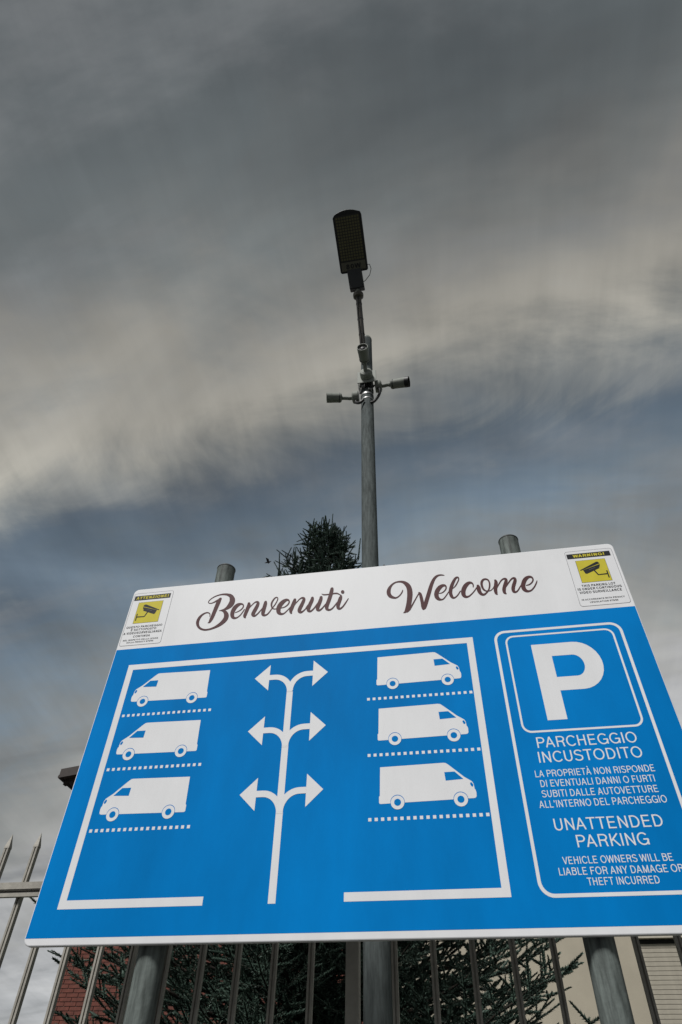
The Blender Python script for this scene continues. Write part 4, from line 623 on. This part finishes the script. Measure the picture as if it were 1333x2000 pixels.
sec_cam('grey bullet camera on the left side of the lamp post, pointing left', (.790, 1.09, zc + 2.868), (-1, 0, 0), [(.74, 1.09, zc + 2.868), (.71, 1.085, zc + 2.872)],
        (.607, 1.075, zc + 2.885), (-1, -.22, -.066), length=.132, conduit=[[(.795, 1.085, zc + 2.81), (.800, 1.07, zc + 2.76), (.835, 1.04, zc + 2.71), (.868, 1.035, zc + 2.74)]])
sec_cam('grey bullet camera on the right side of the lamp post, pointing right', (.990, 1.09, zc + 2.990), (1, 0, .02), [(1.04, 1.09, zc + 2.990), (1.07, 1.085, zc + 2.990)],
        (1.168, 1.07, zc + 2.965), (1, -.12, -.15), length=.150, hood=True, conduit=[[(.990, 1.07, zc + 2.935), (1.005, 1.05, zc + 2.86), (.995, 1.04, zc + 2.78), (.958, 1.05, zc + 2.72), (.925, 1.06, zc + 2.72)]])
sec_cam('grey bullet camera above the other two on the lamp post, facing the viewer', (.900, .975, zc + 3.035), (0, -1, 0), [(.898, .93, zc + 3.045)],
        (.902, .815, zc + 3.088), (0, -1, -.10), plate=True, length=.150, rad=.045)

# ------------------------------------------------------------------ spruce behind the fence
tree = empty('spruce_tree', (.27, 2.75, 0), 'dark blue-green spruce rising behind the board beside the lamp post', 'tree')
TX, TY, TH = .27, 2.75, 6.24
rs = np.random.RandomState(11)
MB().sweep([(TX, TY, 0), (TX + .02, TY, 1.5), (TX, TY, 3.2), (TX - .01, TY, 5.0), (TX, TY, TH - .12)], [.13, .11, .075, .030, .008], 14).build('trunk', 'bark', tree)
def shoot_template(nn, tris=1):
    V = []; Fc = []
    for i in range(nn):
        h = (i + .5) / nn; a = i * 2.399963; l = .024 * (1 - .30 * h)
        tilt = R(48 + 10 * math.sin(i * 1.7)) * (1 - .5 * h)
        dx, dy = math.cos(a), math.sin(a)
        base = np.array([0, 0, h]); tip = np.array([dx * l * math.sin(tilt), dy * l * math.sin(tilt), l * math.cos(tilt)])
        pw = np.array([-dy, dx, 0]) * .0050
        k = len(V); V += [(base - pw, tip, 0), (base + pw, tip, 0), (base, tip, 1)]; Fc.append((k, k + 1, k + 2))
    B = np.array([v[0] for v in V]); T = np.array([v[1] for v in V]); Wt = np.array([v[2] for v in V])
    return B, T, Wt, np.array(Fc)
def wood_template():
    V = []; Fc = []
    for k in range(3):
        a = 2 * math.pi * k / 3
        V += [(math.cos(a) * .0028, math.sin(a) * .0028, 0), (math.cos(a) * .0016, math.sin(a) * .0016, 1)]
    for k in range(3):
        j = (k + 1) % 3; Fc += [(2 * k, 2 * j, 2 * j + 1), (2 * k, 2 * j + 1, 2 * k + 1)]
    return np.array(V), np.array(Fc)
tops = []
shoots = []      # (base, dir, length, needle scale)
limbs = MB()
def add_shoot(p, d, L, s=1.0): shoots.append((p, d / np.linalg.norm(d), L, s))
def unit(v): return v / np.linalg.norm(v)
z = .55; nb = 0
UP = np.array([0, 0, 1.0])
while z < TH - .12:
    hf = (z - .4) / (TH - .4)                    # 0 bottom, 1 top
    rad = 1.98 * (1 - hf) ** .80 + .09
    nbr = 8 if hf < .85 else 6
    a0 = rs.uniform(0, 6.28)
    cand = 2 if hf > .8 else 1
    for k in range(nbr):
        a = a0 + 2 * math.pi * k / nbr + rs.uniform(-.25, .25)
        rr = rad * rs.uniform(.78, 1.12)
        out_ = np.array([math.cos(a), math.sin(a), 0])
        if hf > .78: rr *= rs.uniform(.6, 1.08)
        if hf > .6 and out_[0] > 0: rr *= 1 - .38 * out_[0]
        # keep the boughs clear of the fence and the lamp post
        if out_[1] < 0: rr = min(rr, 1.35 / max(.25, -out_[1]))
        p = np.array([TX, TY, z + rs.uniform(-.05, .05)])
        rise0 = -.05 + .75 * hf; curl = .25 + .55 * hf
        n = max(3, int(rr / .11)); pts = [p]
        for i in range(n):
            t = (i + 1) / n
            dd = unit(out_ + UP * (rise0 * (1 - t) + curl * t * t) + rs.normal(0, .05, 3))
            pts.append(pts[-1] + dd * rr / n)
        limbs.sweep([tuple(q) for q in pts], list(np.linspace(.010 + .012 * (1 - hf), .003, len(pts))), 5, cap=False)
        side = np.cross(out_, UP)
        for i in range(1, len(pts)):
            t = i / (len(pts) - 1); q = pts[i]; dd = unit(pts[i] - pts[i - 1])
            add_shoot(pts[i - 1], dd, np.linalg.norm(pts[i] - pts[i - 1]), 1.0)
            sub = (1 - .72 * t) * rr * .42 + .06
            for s in (-1, 1):
                sd_ = unit(side * s * .85 + dd * .75 + UP * rs.uniform(-.1, .35))
                L = sub * rs.uniform(.6, 1.05); m = max(1, int(L / .12)); q0 = q.copy()
                for j in range(m):
                    sd_ = unit(sd_ + rs.normal(0, .08, 3) + UP * .05)
                    add_shoot(q0, sd_, L / m, .95)
                    if j < m:
                        for s2 in (-1, 1) if (z < 3.5 or z > 5.2) else (1,):
                            tw = unit(np.cross(sd_, UP) * s2 * .8 + sd_ * .8 + UP * rs.uniform(-.2, .45))
                            add_shoot(q0 + sd_ * L / m * rs.uniform(.2, .9), tw, rs.uniform(.07, .14), .9)
                    q0 = q0 + sd_ * L / m
            if hf > .55 or rs.rand() < .3:       # upright candles on the top side
                add_shoot(q, unit(UP + rs.normal(0, .12, 3) + dd * .2), rs.uniform(.06, .16), .8)
        add_shoot(pts[-1], unit(pts[-1] - pts[-2] + UP * (.4 + hf)), rs.uniform(.08, .17), .9)
        if hf > .72:
            for q in (pts[-1], pts[-2], pts[len(pts) // 2]):
                tops.append((q, unit(UP + rs.normal(0, .09, 3)), rs.uniform(.12, .26), 1.0))
        nb += 1
    z += .150 - .05 * hf
# leader and candles of the very top
for dx, dy, L in ((0, 0, .46), (-.08, -.05, .30), (.05, -.06, .20), (.30, -.10, .30), (-.33, -.10, .30), (-.45, -.2, .26), (-.2, -.15, .22), (.36, .05, .2)):
    base_z = TH - .20 if abs(dx) < .1 else TH - .20 - abs(dx) * 1.15
    add_shoot(np.array([TX + dx, TY + dy, base_z]), unit(UP + np.array([dx * .15, 0, 0]) + rs.normal(0, .03, 3)), L, 1.0); tops.append((*shoots.pop()[:3], 1.0))
    if abs(dx) > .1: limbs.sweep([(TX, TY, base_z - .12), (TX + dx * .6, TY + dy * .6, base_z - .06), (TX + dx, TY + dy, base_z)], [.008, .006, .004], 5, cap=False)
limbs.build('branches', 'bark', tree)
def build_shoots(name, sh, nn):
    B, T, Wt, Fc = shoot_template(nn); WV, WF = wood_template()
    n = len(sh)
    P = np.array([s[0] for s in sh]); D = np.array([s[1] for s in sh]); L = np.array([s[2] for s in sh]); S = np.array([s[3] for s in sh])
    ref = np.where(np.abs(D[:, 2:3]) > .9, np.array([[1., 0, 0]]), np.array([[0, 0, 1.]]))
    X = np.cross(ref, D); X /= np.linalg.norm(X, axis=1, keepdims=True); Y = np.cross(D, X)
    ph = rs.uniform(0, 6.28, n); c, s = np.cos(ph)[:, None], np.sin(ph)[:, None]
    X, Y = X * c + Y * s, -X * s + Y * c
    loc = np.zeros((n, len(B), 3))
    loc += B[None, :, 0:1] * X[:, None, :] + B[None, :, 1:2] * Y[:, None, :]
    loc += (B[None, :, 2:3] * L[:, None, None]) * D[:, None, :]
    tp = (T[None, :, 0:1] * X[:, None, :] + T[None, :, 1:2] * Y[:, None, :] + T[None, :, 2:3] * D[:, None, :]) * S[:, None, None]
    loc += tp * Wt[None, :, None]
    V1 = (loc + P[:, None, :]).reshape(-1, 3)
    F1_ = (Fc[None] + (np.arange(n) * len(B))[:, None, None]).reshape(-1, 3)
    lw = (WV[None, :, 0:1] * X[:, None, :] + WV[None, :, 1:2] * Y[:, None, :]) + (WV[None, :, 2:3] * L[:, None, None]) * D[:, None, :]
    V2 = (lw + P[:, None, :]).reshape(-1, 3); F2_ = (WF[None] + (np.arange(n) * len(WV))[:, None, None]).reshape(-1, 3) + len(V1)
    V = np.vstack([V1, V2]); Fa = np.vstack([F1_, F2_]); mi = np.concatenate([np.zeros(len(F1_), int), np.ones(len(F2_), int)])
    c0 = np.array([TX, TY, 3.0]); V = V - c0
    me = bpy.data.meshes.new(name); me.vertices.add(len(V)); me.vertices.foreach_set('co', V.astype(np.float32).ravel())
    me.loops.add(Fa.size); me.loops.foreach_set('vertex_index', Fa.astype(np.int32).ravel())
    me.polygons.add(len(Fa)); me.polygons.foreach_set('loop_start', np.arange(0, Fa.size, 3, dtype=np.int32))
    me.materials.append(MT['needle']); me.materials.append(MT['bark']); me.polygons.foreach_set('material_index', mi.astype(np.int32))
    me.update(); me.validate()
    o = bpy.data.objects.new(name, me); col.objects.link(o); o.parent = tree; o.location = Vector(c0) - WO[tree.name]
    return len(Fa)
vis = [q for q in shoots if q[0][2] < 3.35 or q[0][2] > 5.25]; hid = [q for q in shoots if not (q[0][2] < 3.35 or q[0][2] > 5.25)]
NN = max(30, min(80, int((2350000 - 26 * len(hid)) / max(1, len(vis))) - 6))
nt_ = build_shoots('candle_shoots', tops, 130) + build_shoots('crown', vis, NN) + build_shoots('crown', hid, 20)
print('shoots', len(vis), len(hid), NN, 'tris', nt_)

# ------------------------------------------------------------------ brick house, far left
HY = 13.0
house = empty('brick_house', (-4, HY + 3, 0), 'red brick house with dark low-pitched roof and brown wooden eaves left of the board', 'house')
HX0, HX1 = -7.33, -.6
RZ = lambda x: 8.20 + .13 * (4.46 - abs(x + 4))
MB().prism([(HX0 + .012, 0), (HX1 - .012, 0), (HX1 - .012, RZ(HX1) - .02), (-4, RZ(-4) - .02), (HX0 + .012, RZ(HX0) - .02)], HY + .02, HY + 7, lambda u, v, d: (u, d, v)).build('wall', 'mortar', house)
br = None; cnt = 0; rest = MB()
bw, bh, gp = .25, .062, .012
rb = random.Random(3)
def brick_ok(x, z_): return z_ + bh < RZ(x) - .05 and z_ + bh < RZ(x + bw) - .05
near = []; far = []
row = 0; z_ = .02
while z_ < 8.9:
    x = HX0 + (0 if row % 2 == 0 else -bw / 2)
    while x < HX1 - .03:
        x0, x1 = max(x, HX0), min(x + bw, HX1)
        if x1 - x0 > .05 and brick_ok(x0, z_):
            full = (x1 - x0) > bw - .002
            if full and x0 < -5.6 and 3.85 < z_ < 5.15: near.append((x0, z_))
            else: far.append((x0, x1, z_))
        x += bw + gp
    z_ += bh + gp; row += 1
while len(near) > 300:
    q = near.pop(); far.append((q[0], q[0] + bw, q[1]))
for x0, z0 in near:
    if br is None:
        br = MB().box((x0, HY, z0), (x0 + bw, HY + .03, z0 + bh)).build('brick', 'brick', house); b0 = (x0, z0); bl0 = br.location.copy()
    else:
        o = br.copy(); col.objects.link(o); o.parent = house
        o.location = bl0 + Vector((x0 - b0[0], rb.uniform(-.004, .004), z0 - b0[1]))
for x0, x1, z0 in far:
    y0 = HY + rb.uniform(-.004, .004); rest.box((x0, y0, z0), (x1, HY + .03, z0 + bh))
rest.build('brickwork', 'brick', house, kind='stuff')
# roof with verge board, gutter and bracket
rf = MB().prism([(-8.46, 8.22), (-4, 8.22 + .13 * 4.46), (.46, 8.22), (.46, 8.42), (-4, 8.42 + .13 * 4.46), (-8.46, 8.42)], HY - .55, HY + 7.5, lambda u, v, d: (u, d, v)).build('roof', 'tile', house)
MB().prism([(-8.50, 8.19), (-4, 8.19 + .13 * 4.50), (-4, 8.41 + .13 * 4.50), (-8.50, 8.41)], HY - .59, HY - .553, lambda u, v, d: (u, d, v)).build('verge_board', 'wood', rf)
MB().prism([(.50, 8.19), (-3.998, 8.19 + .13 * 4.50), (-3.998, 8.41 + .13 * 4.50), (.50, 8.41)], HY - .59, HY - .553, lambda u, v, d: (u, d, v)).build('verge_board', 'wood', rf)
MB().sweep([(-8.50, HY - .55, 8.24), (-8.50, HY + 7.5, 8.24)], .055, 12).build('gutter', 'wood', rf)
for yy in (HY - .40, HY + 2.4, HY + 5.2):
    MB().prism([(-8.40, 8.24), (-8.45, 8.10), (-8.41, 8.10), (-8.33, 8.15), (-8.17, 8.03), (-7.34, 7.35), (-7.34, 8.34)], yy, yy + .12, lambda u, v, d: (u, d, v)).build('eave_bracket', 'wood', rf)
for k in range(6):
    x = -7.2 + k * 1.15
    MB().prism([(x, RZ(x) - .14), (x + .10, RZ(x + .1) - .14), (x + .10, RZ(x + .1) + .02), (x, RZ(x) + .02)], HY - .5, HY - .02, lambda u, v, d: (u, d, v)).build('rafter', 'wood', rf)
for xw in (-6.0, -3.2):
    for zw in (1.0, 5.6):
        wn = MB().box((xw, HY - .02, zw), (xw + 1.0, HY - .005, zw + 1.3)).build('window', 'frame', house)
        MB().box((xw + .07, HY - .026, zw + .07), (xw + .47, HY - .021, zw + 1.23)).build('pane', 'glass', wn)
        MB().box((xw + .53, HY - .026, zw + .07), (xw + .93, HY - .021, zw + 1.23)).build('pane', 'glass', wn)
        MB().box((xw - .06, HY - .10, zw - .07), (xw + 1.06, HY - .006, zw - .002)).build('sill', 'concrete', wn)

# ------------------------------------------------------------------ beige building, right
BY = 10.0
bb = empty('beige_building', (4.6, BY + 3, 0), 'plain beige plastered building behind the right end of the fence', 'building')
MB().box((-.2, BY, 0), (9.5, BY + 6, 5.1)).build('wall', 'plaster', bb)
rf = MB().box((-.5, BY - .35, 5.1), (9.8, BY + 6.3, 5.28)).build('roof', 'tile', bb)
MB().box((-.5, BY - .42, 5.12), (9.8, BY - .352, 5.26)).build('gutter', 'wood', rf)
for xw in (3.70, 6.6):
    wn = MB().box((xw - .05, BY - .10, 4.052), (xw + 1.35, BY - .002, 4.088)).build('window', 'trim', bb)
    MB().box((xw, BY - .012, 3.995), (xw + 1.25, BY - .002, 4.050)).build('shutter_gap_shade', 'dark', wn)  # black strip standing in for the shade in the gap above the shutter
    for k in range(24):
        z0 = 3.940 - k * .056
        MB().box((xw, BY - .020, z0), (xw + 1.25, BY - .003, z0 + .050)).build('shutter_slat', 'shutter', wn)
    MB().box((xw - .05, BY - .12, 2.55), (xw + 1.30, BY - .002, 2.60)).build('sill', 'trim', wn)

# ------------------------------------------------------------------ bird gliding behind the board
bird = empty('bird', (-6.48, 20, GZ + 18.3), 'tiny dark bird gliding in the sky left of the spruce top', 'bird')
bc = Vector((-6.48, 20, GZ + 18.3)); bd = Vector((.92, .1, .30)).normalized()
MB().sweep([bc - bd * .17, bc - bd * .10, bc, bc + bd * .10, bc + bd * .16], [.008, .03, .042, .025, .006], 10).build('body', 'bird', bird)
for s in (-1, 1):
    q = Vector((.1, s * .8, .42)).normalized()
    P0 = bc + bd * .05; P1 = bc - bd * .05; T = bc + q * .26 - bd * .10; Mi = bc + q * .15 + bd * .04
    MB().add([P0 + Vector((0, 0, .006)), P1 + Vector((0, 0, .006)), T, Mi, P0 - Vector((0, 0, .006)), P1 - Vector((0, 0, .006)), T - Vector((0, 0, .004)), Mi - Vector((0, 0, .008))],
             [(0, 1, 2, 3), (7, 6, 5, 4), (0, 4, 5, 1), (1, 5, 6, 2), (2, 6, 7, 3), (3, 7, 4, 0)]).build('wing', 'bird', bird)
